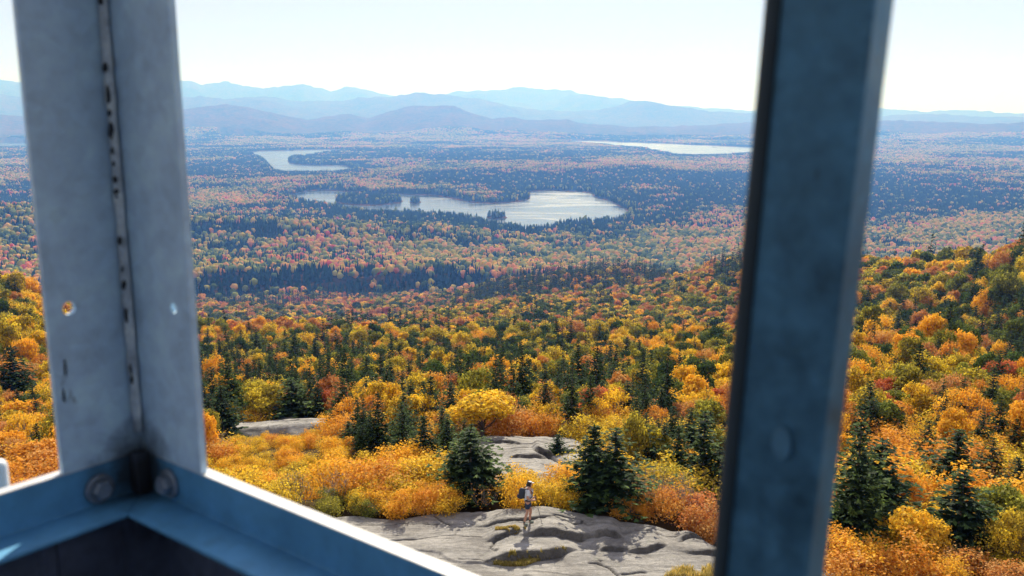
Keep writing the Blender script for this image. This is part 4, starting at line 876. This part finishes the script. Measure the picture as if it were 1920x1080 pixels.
M_cap = plain("cap_cloth", (.55, .56, .60), .9); M_hair = plain("dark_hair", (.025, .018, .014), .8); M_shoe = plain("shoe_mesh", (.20, .24, .20), .8); M_sole = plain("shoe_sole", (.55, .58, .50), .8); M_sock = plain("sock", (.04, .07, .06), .9); M_pole = plain("pole_metal", (.05, .05, .055), .4, .6)
hx, hy = slab_hit(989, 984); hz = slab_z(hx, hy)
# walks towards +x; y is away from the viewer
J = {'pelvis': (0, 0, .93, .125, .15), 'belly': (.02, 0, 1.06, .115, .14), 'chest': (.045, 0, 1.25, .12, .165), 'upper': (.05, 0, 1.38, .10, .15), 'neck': (.065, 0, 1.48, .055), 'jaw': (.095, 0, 1.56, .072, .065), 'skull': (.09, 0, 1.65, .098, .082), 'crown': (.08, 0, 1.715, .062, .06),
     'nose0': (.15, 0, 1.60, .03), 'nose': (.195, 0, 1.605, .013),
     'shN': (.03, -.17, 1.40, .062), 'elN': (-.03, -.225, 1.14, .045), 'wrN': (.17, -.19, 1.05, .032), 'haN': (.235, -.175, 1.055, .034, .022),
     'shF': (.03, .17, 1.40, .062), 'elF': (.03, .235, 1.13, .045), 'wrF': (.22, .22, .99, .032), 'haF': (.285, .215, .985, .034, .022),
     'hipN': (0, -.085, .88, .095), 'knN': (-.02, -.09, .50, .058), 'caN': (-.085, -.09, .33, .058), 'anN': (-.13, -.09, .10, .036), 'heN': (-.155, -.09, .055, .038), 'toN': (.0, -.095, .03, .032, .042),
     'hipF': (.02, .085, .88, .095), 'knF': (.13, .09, .50, .058), 'caF': (.105, .09, .33, .056), 'anF': (.10, .09, .09, .036), 'heF': (.07, .09, .05, .038), 'toF': (.24, .095, .035, .032, .042)}
E = [('pelvis','belly'),('belly','chest'),('chest','upper'),('upper','neck'),('neck','jaw'),('jaw','skull'),('skull','crown'),('skull','nose0'),('nose0','nose'),('upper','shN'),('shN','elN'),('elN','wrN'),('wrN','haN'),('upper','shF'),('shF','elF'),('elF','wrF'),('wrF','haF'),
     ('pelvis','hipN'),('hipN','knN'),('knN','caN'),('caN','anN'),('anN','heN'),('heN','toN'),('pelvis','hipF'),('hipF','knF'),('knF','caF'),('caF','anF'),('anF','heF'),('heF','toF')]
for s, yy in (('N', -1), ('F', 1)):      # five fingers, curled
    hx_, hy_, hz_ = J['ha' + s][:3]
    for i, (l, off) in enumerate(((.036, -.024), (.042, -.009), (.040, .008), (.032, .022))):
        a = f"f{s}{i}a"; b_ = f"f{s}{i}b"; J[a] = (hx_ + .035, hy_ + yy * .004, hz_ + off, .0095); J[b_] = (hx_ + .035 + l * .5, hy_ - yy * l * .8, hz_ + off - .006, .008); E += [('ha' + s, a), (a, b_)]
    J[f"t{s}a"] = (hx_ + .005, hy_ - yy * .03, hz_ + .035, .011); J[f"t{s}b"] = (hx_ + .04, hy_ - yy * .04, hz_ + .03, .009); E += [('ha' + s, f"t{s}a"), (f"t{s}a", f"t{s}b")]
person = obj("person", skin_mesh("person", J, E, 'pelvis', M_skin)); person.location = (hx, hy, hz + .01); person.rotation_euler = (0, 0, R(4))
tag(person, "hiker in grey shirt, navy shorts and pale cap walking on the summit rock", "person")
def sub(J, ks, g, **ov):
    o = {k: tuple(J[k][:3]) + tuple(r + g for r in J[k][3:]) for k in ks}; o.update(ov); return o
Js = sub(J, ['belly', 'chest', 'upper', 'shN', 'shF'], .018); Js['hem'] = (0, 0, .90, .172, .185)
for s in 'NF':
    a, b_ = np.array(J['sh' + s][:3]), np.array(J['el' + s][:3]); q = a + (b_ - a) * .72; Js['sl' + s] = (*q, .066)
obj("shirt", skin_mesh("shirt", Js, [('hem', 'belly'), ('belly', 'chest'), ('chest', 'upper'), ('upper', 'shN'), ('upper', 'shF'), ('shN', 'slN'), ('shF', 'slF')], 'chest', M_shirt), None, person)
Jp = sub(J, ['pelvis', 'hipN', 'hipF'], .02); Jp['waist'] = (.01, 0, 1.02, .14, .16)
for s in 'NF':
    a, b_ = np.array(J['hip' + s][:3]), np.array(J['kn' + s][:3]); q = a + (b_ - a) * .62; Jp['h' + s] = (*q, .098)
obj("shorts", skin_mesh("shorts", Jp, [('waist', 'pelvis'), ('pelvis', 'hipN'), ('pelvis', 'hipF'), ('hipN', 'hN'), ('hipF', 'hF')], 'pelvis', M_navy), None, person)
obj("hair", skin_mesh("hair", {'a': (.03, 0, 1.57, .055, .06), 'b': (.045, 0, 1.645, .092, .085), 'c': (.07, 0, 1.71, .078, .078)}, [('a', 'b'), ('b', 'c')], 'b', M_hair), None, person)
cp = obj("cap", skin_mesh("cap", {'a': (.08, 0, 1.675, .112, .100), 'b': (.08, 0, 1.735, .085, .08)}, [('a', 'b')], 'a', M_cap), None, person)
obj("brim", skin_mesh("brim", {'a': (.15, 0, 1.672, .05, .012), 'm': (.20, 0, 1.668, .045, .009), 'b': (.25, 0, 1.655, .03, .007)}, [('a', 'm'), ('m', 'b')], 'a', M_cap), None, cp)
for s in 'NF':
    a, h, t = J['an' + s], J['he' + s], J['to' + s]
    obj("sock", skin_mesh("sock", {'a': (a[0] + .005, a[1], a[2] + .10, .044), 'b': (a[0], a[1], a[2] - .01, .043)}, [('a', 'b')], 'a', M_sock), None, person)
    sh = obj("shoe", skin_mesh("shoe", {'a': (h[0], h[1], h[2] + .015, .048, .045), 'm': ((h[0] + t[0]) / 2, h[1], (h[2] + t[2]) / 2 + .015, .044, .05), 'b': (t[0] + .01, t[1], t[2] + .012, .034, .048)}, [('a', 'm'), ('m', 'b')], 'm', M_shoe), None, person)
    obj("sole", skin_mesh("sole", {'a': (h[0] - .005, h[1], h[2] - .028, .022, .046), 'm': ((h[0] + t[0]) / 2, h[1], (h[2] + t[2]) / 2 - .022, .022, .05), 'b': (t[0] + .02, t[1], t[2] - .014, .018, .046)}, [('a', 'm'), ('m', 'b')], 'm', M_sole), None, sh)
for y_ in (-.034, .034):
    bm = bmesh.new(); bmesh.ops.create_icosphere(bm, subdivisions=1, radius=.011); bmesh.ops.translate(bm, verts=bm.verts, vec=(.166, y_, 1.632)); me = bpy.data.meshes.new("eye"); bm.to_mesh(me); bm.free(); obj("eye", me, M_hair, person)
# backpack
def rot_loc(o): o.location = person.location; o.rotation_euler = person.rotation_euler; return o
bp = rot_loc(obj("backpack", skin_mesh("backpack", {'a': (-.195, 0, 1.06, .095, .14), 'b': (-.215, 0, 1.22, .115, .155), 'c': (-.185, 0, 1.40, .095, .13), 'd': (-.15, 0, 1.47, .06, .09)}, [('a', 'b'), ('b', 'c'), ('c', 'd')], 'b', M_pack)))
tag(bp, "slim dark navy daypack on the hiker's back", "backpack")
obj("front_pocket", skin_mesh("front_pocket", {'a': (-.30, 0, 1.06, .04, .10), 'b': (-.31, 0, 1.24, .045, .10)}, [('a', 'b')], 'a', M_navy), None, bp)
for y_ in (-.115, .115):
    b = Buf(); tube(b, [(-.12, y_, 1.44), (-.02, y_ * 1.05, 1.475), (.09, y_ * 1.05, 1.43), (.172, y_ * 1.0, 1.32), (.16, y_ * 1.2, 1.18), (.05, y_ * 1.48, 1.08), (-.11, y_ * 1.2, 1.02)], .019, 6); obj("shoulder_strap", b.mesh("shoulder_strap", True), M_pack, bp)
b = Buf(); tube(b, [(-.12, -.15, 1.02), (0, -.178, 1.0), (.10, -.15, 1.0), (.145, 0, 1.0), (.10, .15, 1.0), (0, .178, 1.0), (-.12, .15, 1.02)], .016, 6); obj("hip_belt", b.mesh("hip_belt", True), M_pack, bp)
# trekking pole in the far hand
px_, py_ = slab_hit(1017, 985); tip = Vector((px_, py_, slab_z(px_, py_))) - person.location; tip = Matrix.Rotation(-R(4), 3, 'Z') @ tip; hand = Vector((.315, .205, .99)); dv = (tip - hand)
pole = Buf(); top = hand - dv.normalized() * .09; tube(pole, [top + dv.normalized() * .12, hand + dv * .5, tip], [.011, .010, .007], 8)
po = rot_loc(obj("trekking_pole", pole.mesh("trekking_pole", True), M_pole)); tag(po, "thin dark trekking pole planted ahead of the hiker", "trekking pole")
g = Buf(); tube(g, [top, hand + dv.normalized() * .04, hand + dv.normalized() * .13], [.020, .017, .016], 8); obj("grip", g.mesh("grip", True), M_pack, po)
g = Buf(); e = tip - dv.normalized() * .07; tube(g, [e, e + dv.normalized() * .008], [.035, .03], 10); obj("basket", g.mesh("basket", True), M_pack, po)
# ---------------------------------------------------------------- lookout tower cab
S = 1.16; CU, CV = np.array([.79, -.61]), np.array([-.61, -.79]); CU = CU / np.linalg.norm(CU); CV = np.array([CU[1], -CU[0]])
if CV @ np.array([-.61, -.79]) < 0: CV = -CV
CC = np.array([-.43, .998]) * S
def steel(name, base, rust=.0, mott=.35, rough=.5, metal=.35, sc=14):
    m, n, out = new_mat(name); p = N(n, "ShaderNodeTexCoord").outputs['Object']
    mp = N(n, "ShaderNodeMapping"); mp.inputs['Scale'].default_value = (1, 1, .45); n.links.new(p, mp.inputs['Vector'])
    a = noise(n, p, sc, 5, .65, .3); b = noise(n, p, sc * 3.2, 3, .6); v = N(n, "ShaderNodeTexVoronoi"); v.inputs['Scale'].default_value = sc * 4; n.links.new(p, v.inputs['Vector'])
    lo = tuple(c * (1 - mott) for c in base); hi = tuple(min(1, c * (1 + mott)) for c in base)
    col = ramp(n, [(.32, lo), (.5, base), (.68, hi)], math_(n, 'ADD', math_(n, 'MULTIPLY', a, .7), math_(n, 'MULTIPLY', b, .3))).outputs['Color']
    sp = ramp(n, [(0, (.86, .86, .86)), (1, (1.1, 1.1, 1.1))], v.outputs['Color']).outputs['Color']; col = mixc(n, .6, col, sp, 'MULTIPLY')
    d = ramp(n, [(.66, (0, 0, 0)), (.73, (1, 1, 1))], noise(n, mp.outputs[0], sc * 1.3, 5, .75)).outputs['Color']; col = mixc(n, math_(n, 'MULTIPLY', d, .75), col, (.03, .03, .035))
    if rust: 
        r_ = ramp(n, [(.62, (0, 0, 0)), (.72, (1, 1, 1))], noise(n, p, sc * .6, 5, .7)).outputs['Color']; col = mixc(n, math_(n, 'MULTIPLY', r_, rust), col, (.16, .07, .035))
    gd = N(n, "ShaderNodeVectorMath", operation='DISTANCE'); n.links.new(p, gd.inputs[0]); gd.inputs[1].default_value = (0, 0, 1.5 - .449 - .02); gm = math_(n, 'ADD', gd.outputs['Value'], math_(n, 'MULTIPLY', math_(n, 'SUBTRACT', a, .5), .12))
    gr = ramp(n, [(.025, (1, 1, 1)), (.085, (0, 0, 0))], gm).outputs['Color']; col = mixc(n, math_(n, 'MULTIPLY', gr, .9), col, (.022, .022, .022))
    bs = N(n, "ShaderNodeBsdfPrincipled", i_Metallic=metal); n.links.new(col, bs.inputs['Base Color']); n.links.new(ramp(n, [(.3, (rough - .1,) * 3), (.7, (rough + .15,) * 3)], a).outputs['Color'], bs.inputs['Roughness'])
    bp_ = N(n, "ShaderNodeBump"); bp_.inputs['Strength'].default_value = .25; bp_.inputs['Distance'].default_value = .002; n.links.new(b, bp_.inputs['Height']); n.links.new(bp_.outputs[0], bs.inputs['Normal'])
    n.links.new(bs.outputs[0], out.inputs['Surface']); return m
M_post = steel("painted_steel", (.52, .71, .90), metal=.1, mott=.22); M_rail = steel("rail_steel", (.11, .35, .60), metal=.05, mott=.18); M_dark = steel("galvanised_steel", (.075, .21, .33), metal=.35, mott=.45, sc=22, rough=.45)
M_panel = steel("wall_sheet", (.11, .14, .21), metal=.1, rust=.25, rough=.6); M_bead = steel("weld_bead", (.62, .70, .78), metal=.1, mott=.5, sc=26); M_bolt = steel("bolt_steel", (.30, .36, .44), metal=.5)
FL = -1.5
cab = empty("lookout_tower", (CC[0], CC[1], EYE + FL)); tag(cab, "steel lookout tower cab with corner post, sill rails and window post", "tower")
def Wp(u, v, z):
    """cab coordinates (u along the right wall, v along the left wall, both inwards; z from the eye) to the parent's frame"""
    q = CU * u + CV * v; return (q[0], q[1], z - FL)
def cabmesh(name, bm, mat, parent=None, bev=0.0, smooth=False):
    for v in bm.verts: v.co = Vector(Wp(*v.co))
    bmesh.ops.recalc_face_normals(bm, faces=bm.faces)
    me = bpy.data.meshes.new(name); bm.to_mesh(me); bm.free(); o = obj(name, me, mat, parent or cab)
    if bev:
        md = o.modifiers.new("bevel", 'BEVEL'); md.width = bev; md.segments = 2; md.limit_method = 'ANGLE'
    if smooth: me.polygons.foreach_set("use_smooth", np.ones(len(me.polygons), bool))
    return o
def boxb(bm, u0, u1, v0, v1, z0, z1):
    vs = [bm.verts.new((u, v, z)) for z in (z0, z1) for u, v in ((u0, v0), (u1, v0), (u1, v1), (u0, v1))]
    for f in ((3, 2, 1, 0), (4, 5, 6, 7), (0, 1, 5, 4), (1, 2, 6, 5), (2, 3, 7, 6), (3, 0, 4, 7)): bm.faces.new([vs[i] for i in f])
def B(*a):
    bm = bmesh.new(); boxb(bm, *a); return bm
RT = -.387 * S                      # top of the sill rail
def zat(px, py, u, v):
    q = CC + CU * u + CV * v; return float(np.hypot(*q)) * slope(px, py)
# corner post: an angle of two legs, each with a bolt hole
def leg_with_hole(axis, w, z0, z1, hs, hz, hr, t=.009):
    bm = bmesh.new(); nseg = 20; a = [2 * math.pi * (i + .5) / nseg for i in range(nseg)]; q = .03
    def P(s, z, dpt): return (s, -dpt, z) if axis == 'u' else (-dpt, s, z)
    for d_ in (0, t):
        ring = [bm.verts.new(P(hs + hr * math.cos(x), hz + hr * math.sin(x), d_)) for x in a]; sq = []
        for x in a:
            c, s = math.cos(x), math.sin(x); k = q / max(abs(c), abs(s)); sq.append(bm.verts.new(P(min(w, max(0, hs + k * c)), hz + k * s, d_)))
        for i in range(nseg): bm.faces.new([ring[i], ring[(i + 1) % nseg], sq[(i + 1) % nseg], sq[i]])
        lo, hi = max(0, hs - q), min(w, hs + q)
        rects = [(0, w, z0, hz - q), (0, w, hz + q, z1)]
        if lo > 0: rects.append((0, lo, hz - q, hz + q))
        if hi < w: rects.append((hi, w, hz - q, hz + q))
        for s0, s1, a0, a1 in rects: bm.faces.new([bm.verts.new(P(*p, d_)) for p in ((s0, a0), (s1, a0), (s1, a1), (s0, a1))])
        if d_ == 0: r0 = ring
        else:
            for i in range(nseg): bm.faces.new([r0[i], r0[(i + 1) % nseg], ring[(i + 1) % nseg], ring[i]])
    for (s0, a0), (s1, a1) in (((0, z0), (w, z0)), ((w, z0), (w, z1)), ((w, z1), (0, z1))):
        bm.faces.new([bm.verts.new(p) for p in (P(s0, a0, 0), P(s1, a1, 0), P(s1, a1, t), P(s0, a0, t))])
    bmesh.ops.remove_doubles(bm, verts=bm.verts, dist=1e-5); return bm
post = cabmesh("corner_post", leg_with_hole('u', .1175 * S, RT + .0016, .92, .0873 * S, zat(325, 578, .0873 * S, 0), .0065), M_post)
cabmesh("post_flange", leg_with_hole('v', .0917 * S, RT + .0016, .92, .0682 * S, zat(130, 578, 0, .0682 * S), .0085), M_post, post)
r0 = random.Random(4)
def bead():
    bm = bmesh.new(); z = RT + .03; prev = None; rr = .009
    while z < .93:
        w = rr * r0.uniform(.8, 1.15); ring = [bm.verts.new((.001 + w * .9 * (1 - math.sin(a)) + .002, .001 + w * .9 * (1 - math.cos(a)) + .002, z)) for a in np.linspace(0, math.pi / 2, 5)]
        if prev:
            for i in range(4): bm.faces.new([prev[i], prev[i + 1], ring[i + 1], ring[i]])
        prev = ring; z += r0.uniform(.008, .016)
    return bm
cabmesh("corner_seam", bead(), M_bead, post, smooth=True)
# dark flakes and chips along the seam and the flange
M_chip = steel('rust_chip', (.035, .04, .05), metal=0, rough=.9)
for (px, py, w, h) in [(212, 128, 16, 22), (216, 178, 13, 36), (219, 212, 10, 14), (222, 245, 14, 36), (226, 282, 9, 16), (226, 306, 10, 12), (230, 336, 12, 14), (231, 357, 14, 10), (201, 452, 12, 20), (209, 535, 14, 22), (206, 505, 8, 14), (210, 5, 14, 14), (268, 708, 8, 22), (205, 368, 8, 10), (214, 590, 10, 30), (122, 690, 4, 36), (119, 742, 5, 30), (230, 690, 8, 26)]:
    az = ray(px, py); az = az[0] / az[1]; tv = (-.43 - az * .998) / (.61 - az * .79) if az < -.432 else 0; tu = (az * .998 + .43) / (.79 + .61 * az) if az > -.428 else 0
    u, v = max(0, tu) * S, max(0, tv) * S; z = zat(px, py, u, v); hw = w / F_PX * 1.2 * .5; hh = h / F_PX * 1.2 * .5; n_ = 9
    near_c = (u + v) < .028; 
    vs = []; chip = bmesh.new()
    for i in range(n_):
        a = 2 * math.pi * i / n_; k = r0.uniform(.6, 1.1); s_ = hw * math.cos(a) * k; zz = z + hh * math.sin(a) * k
        vs.append(chip.verts.new((.013 + s_ * .5, .013 - s_ * .5, zz) if near_c else ((u + s_, .0012, zz) if tu > 0 else (.0012, v + s_, zz))))
    ex = bmesh.ops.extrude_face_region(chip, geom=[chip.faces.new(vs)]); off = Vector((.0012, .0012, 0)) if near_c else (Vector((0, .0008, 0)) if tu > 0 else Vector((.0008, 0, 0)))
    bmesh.ops.translate(chip, verts=[g_ for g_ in ex['geom'] if isinstance(g_, bmesh.types.BMVert)], vec=off); cabmesh("paint_chip", chip, M_chip, post)
# sill rails: upright lip, wider top edge, flange turned inwards
def rail(axis, L):
    lip, hgt, fl, t = .017, .052, .058, .006; bm = bmesh.new()
    prof = [(-lip, RT), (0, RT), (0, RT - hgt), (fl, RT - hgt), (fl, RT - hgt - t), (-lip, RT - hgt - t)]
    a = .0; ring0, ring1 = [], []
    for s, R_ in ((0.0, ring0), (L, ring1)):
        for d_, z in prof:
            e = max(d_, 0) if s == 0.0 else 0           # mitred at the corner
            s_ = s + (d_ if s == 0.0 else 0); R_.append(bm.verts.new((s_, d_, z) if axis == 'u' else (d_, s_, z)))
    k = len(prof)
    for i in range(k): bm.faces.new([ring0[i], ring0[(i + 1) % k], ring1[(i + 1) % k], ring1[i]])
    bm.faces.new(ring0[::-1]); bm.faces.new(ring1); return bm
rails = [cabmesh("sill_rail", rail(ax, 2.0), M_rail, bev=.0015) for ax in 'uv']
M_cap2 = steel("sunlit_edge_white", (.72, .72, .72), metal=.1, mott=.12)  # near-white colour paints sunlight onto the top edge of the rails
for rl_, ax in zip(rails, 'uv'):
    bm = B(.008, 2.0, -.0165, -.0005, RT + .0002, RT + .0014) if ax == 'u' else B(-.0165, -.0005, .008, 2.0, RT + .0002, RT + .0014)
    cabmesh("sunlit_edge", bm, M_cap2, rl_)
def bolt(axis, s, z, rad=.0135, depth=0.0):
    bm = bmesh.new()
    for r_, d0, d1, n_, dome_ in ((rad * 1.45, .001, .004, 20, 0), (rad, .004, .013, 6, .002)):
        rings = []
        for rr_, dd in ((r_, d0), (r_, d1), (r_ * .8, d1 + dome_ + .0015)):
            rings.append([bm.verts.new((s + rr_ * math.cos(2 * math.pi * i / n_), dd + depth, z + rr_ * math.sin(2 * math.pi * i / n_)) if axis == 'u' else (dd + depth, s + rr_ * math.cos(2 * math.pi * i / n_), z + rr_ * math.sin(2 * math.pi * i / n_))) for i in range(n_)])
        for a_, b_ in ((0, 1), (1, 2)):
            for i in range(n_): bm.faces.new([rings[a_][i], rings[a_][(i + 1) % n_], rings[b_][(i + 1) % n_], rings[b_][i]])
        bm.faces.new(rings[2])
    return bm
cabmesh("bolt", bolt('v', .063, zat(185, 915, 0, .063)), M_bolt, rails[1]); cabmesh("bolt", bolt('u', .065, zat(320, 905, .065, 0)), M_bolt, rails[0])
# gusset in the corner under the post
bm = bmesh.new(); boxb(bm, .0005, .019, .0005, .019, RT - .051, RT + .004); cabmesh("corner_block", bm, M_panel)
bm = bmesh.new(); boxb(bm, -.013, .034, -.013, .034, -1.49, RT - .059); cabmesh("lower_corner_post", bm, M_panel)
# window post on the right wall
def wpost():
    bm = bmesh.new(); u0, u1 = .7255 * S, .790 * S; D = .036 * S; pr = [(u1, 0), (u1 - .0, -D)]
    pts = [(u1 - .002, 0), (u1, -.002), (u1, -D + .002), (u1 - .002, -D), (u0, -D), (u0, -.0125)]
    for i in range(1, 8):
        a = math.pi / 2 * i / 7; pts.append((u0 + .0145 * (1 - math.cos(a)), -.0125 + .0125 * math.sin(a)))
    r_ = [[bm.verts.new((u + .046 * z, v, z)) for u, v in pts] for z in (RT + .0016, .92)]
    k = len(pts)
    for i in range(k): bm.faces.new([r_[0][i], r_[0][(i + 1) % k], r_[1][(i + 1) % k], r_[1][i]])
    bm.faces.new(r_[0][::-1]); bm.faces.new(r_[1]); return bm
wp = cabmesh("window_post", wpost(), M_dark)
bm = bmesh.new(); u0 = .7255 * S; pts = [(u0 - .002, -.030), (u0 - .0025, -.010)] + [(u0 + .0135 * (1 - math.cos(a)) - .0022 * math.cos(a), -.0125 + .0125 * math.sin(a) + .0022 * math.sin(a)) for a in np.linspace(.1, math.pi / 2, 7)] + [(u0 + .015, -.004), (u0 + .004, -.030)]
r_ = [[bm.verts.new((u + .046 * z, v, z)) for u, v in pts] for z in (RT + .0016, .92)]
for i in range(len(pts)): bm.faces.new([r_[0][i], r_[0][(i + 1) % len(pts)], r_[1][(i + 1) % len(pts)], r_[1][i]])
cabmesh("shaded_bevel", bm, plain("bevel_shade", (.012, .03, .045), .7), wp)  # near-black strip paints shade onto the window post's left bevel
uu = .7645 * S - .01; bm = bmesh.new(); zc = zat(1462, 830, uu, 0); o_ = [bm.verts.new((uu + .0075 * math.cos(k * .5236), .0006, zc + .013 * math.sin(k * .5236))) for k in range(12)]; ex = bmesh.ops.extrude_face_region(bm, geom=[bm.faces.new(o_)]); bmesh.ops.translate(bm, verts=[g_ for g_ in ex["geom"] if isinstance(g_, bmesh.types.BMVert)], vec=(0, .002, 0)); cabmesh("bolt", bm, steel("dark_bolt", (.10, .25, .38), metal=.2), wp, bev=.001)
# ribbed wall sheets below the rails, other corner posts, floor, header and roof
def ribbed(axis, s0, s1, z0, z1, off=-.008):
    bm = bmesh.new(); s = s0; prof = []
    while s < s1:
        prof += [(s, off), (s + .085, off), (s + .092, off + .008), (s + .106, off + .008), (s + .113, off)]; s += .125
    prof = [(min(a, s1), b) for a, b in prof] + [(s1, off)]
    rows = [[bm.verts.new((a, b, z) if axis == 'u' else (b, a, z)) for a, b in prof] for z in (z0, z1)]
    for i in range(len(prof) - 1):
        if abs(prof[i][0] - prof[i + 1][0]) + abs(prof[i][1] - prof[i + 1][1]) > 1e-6: bm.faces.new([rows[0][i], rows[0][i + 1], rows[1][i + 1], rows[1][i]])
    ex = bmesh.ops.extrude_face_region(bm, geom=list(bm.faces)); bmesh.ops.translate(bm, verts=[g_ for g_ in ex['geom'] if isinstance(g_, bmesh.types.BMVert)], vec=(0, -.003, 0) if axis == 'u' else (-.003, 0, 0)); return bm
for ax in 'uv': cabmesh("wall_sheet", ribbed(ax, .0335, 2.0, -1.49, RT - .0595), M_panel)
for (a, b_) in (((2.0, 2.02), (0, 2.02)), ((0, 2.0), (2.0, 2.02))):
    bm = B(a[0] + .001, a[1], b_[0] + .001, b_[1], -1.49, .42); cabmesh("wall_sheet", bm, M_panel)  # unseen rear walls, carried above the sill to dim the posts and rails
bm = B(-.02, 2.04, -.02, 2.04, -1.55, -1.495); cabmesh("floor_deck", bm, M_panel)
for (u, v) in ((1.928, .0), (0, 1.928), (1.926, 1.926)): cabmesh("corner_post", B(u + .002, u + .07, v + .002, v + .07, RT, .92), M_post, bev=.003)
for g_ in ((-.015, 2.0, -.015, .03), (-.015, .03, .032, 2.0), (2.002, 2.03, -.015, 2.0), (-.015, 2.03, 2.002, 2.03)): cabmesh("header_beam", B(*g_, .921, 1.0), M_rail)
bm = bmesh.new(); q = [bm.verts.new(p) for p in ((-.12, -.12, 1.0), (2.14, -.12, 1.0), (2.14, 2.14, 1.0), (-.12, 2.14, 1.0))]; q2 = [bm.verts.new((v.co.x, v.co.y, 1.03)) for v in q]; ap = bm.verts.new((1.01, 1.01, 1.7))
bm.faces.new(q[::-1])
for i in range(4): bm.faces.new([q[i], q[(i + 1) % 4], q2[(i + 1) % 4], q2[i]]); bm.faces.new([q2[i], q2[(i + 1) % 4], ap])
cabmesh("roof", bm, M_panel)
# white pipe end outside the left wall
vv = .0; d_ = ray(-2, 890); P_ = d_[:2] * 1.34; rel = P_ - CC; pu, pv = rel @ CU, rel @ CV; zt = 1.34 * slope(0, 862)
bm = bmesh.new(); rr_ = .0115; prev = None
for z, k in ((-1.5, 1), (zt - .008, 1), (zt - .003, .85), (zt, .5), (zt + .0015, .05)):
    ring = [bm.verts.new((pu + rr_ * k * math.cos(2 * math.pi * i / 16), pv + rr_ * k * math.sin(2 * math.pi * i / 16), z)) for i in range(16)]
    if prev:
        for i in range(16): bm.faces.new([prev[i], prev[(i + 1) % 16], ring[(i + 1) % 16], ring[i]])
    prev = ring
cabmesh("brace_pipe", bm, plain("white_paint", (.75, .77, .80), .4), smooth=True)
# four legs and cross braces down to the rock
gz = -EYE + .05
def angle_bar(p0, p1, w=.09, t=.008):
    b = Buf(); p0, p1 = Vector(p0), Vector(p1); d = (p1 - p0).normalized(); x = d.cross(Vector((.3, .2, 1)) if abs(d.z) < .9 else Vector((1, 0, 0))).normalized(); y = d.cross(x)
    pr = [(0, 0), (w, 0), (w, t), (t, t), (t, w), (0, w)]; v = [p + x * a + y * c for p in (p0, p1) for a, c in pr]; b.add([tuple(q) for q in v], [[i, (i + 1) % 6, 6 + (i + 1) % 6, 6 + i] for i in range(6)]); return b
tops = [(0, 0), (2.0, 0), (2.0, 2.0), (0, 2.0)]; feet = [(-.9, -.9), (2.9, -.9), (2.9, 2.9), (-.9, 2.9)]
def lp(i, f):
    a, c = tops[i], feet[i]; z = -1.56 + (gz + 1.56) * f; return Wp(a[0] + (c[0] - a[0]) * f, a[1] + (c[1] - a[1]) * f, z)
for i in range(4):
    obj("leg", angle_bar(lp(i, 0), lp(i, 1), .12, .01).mesh("leg"), M_post, cab)
    j = (i + 1) % 4
    for k in range(4):
        f0, f1 = k / 4, (k + 1) / 4; obj("cross_brace", angle_bar(lp(i, f0), lp(j, f1), .06).mesh("cross_brace"), M_post, cab); obj("cross_brace", angle_bar(lp(j, f0), lp(i, f1), .06).mesh("cross_brace"), M_post, cab)
        if k: obj("girt", angle_bar(lp(i, f0), lp(j, f0), .07).mesh("girt"), M_post, cab)
# ---------------------------------------------------------------- haze: one closed box of even air
def haze_box():
    x0, x1, y0, y1, z0, z1 = -34000, 34000, -34000, 34000, LAKE - 8, 1150
    v = [(x, y, z) for z in (z0, z1) for x, y in ((x0, y0), (x1, y0), (x1, y1), (x0, y1))]
    f = [(3, 2, 1, 0), (4, 5, 6, 7), (0, 1, 5, 4), (1, 2, 6, 5), (2, 3, 7, 6), (3, 0, 4, 7)]
    me = bpy.data.meshes.new("haze"); me.from_pydata(v, [], f); me.update()
    m, n, out = new_mat("haze")
    pv = N(n, "ShaderNodeVolumePrincipled")
    pv.inputs['Density'].default_value = HAZE_DENSITY
    pv.inputs['Color'].default_value = HAZE_COLOR + (1,); pv.inputs['Absorption Color'].default_value = (1, 1, 1, 1); pv.inputs['Anisotropy'].default_value = HAZE_G
    n.links.new(pv.outputs[0], out.inputs['Volume'])
    o = obj("haze", me, m); tag(o, "blue autumn haze filling the air over the valley", "haze", kind="stuff")
    return o
HAZE_DENSITY = 1.4e-4; HAZE_COLOR = (.13, .33, 1.0); HAZE_G = .25
haze_box()
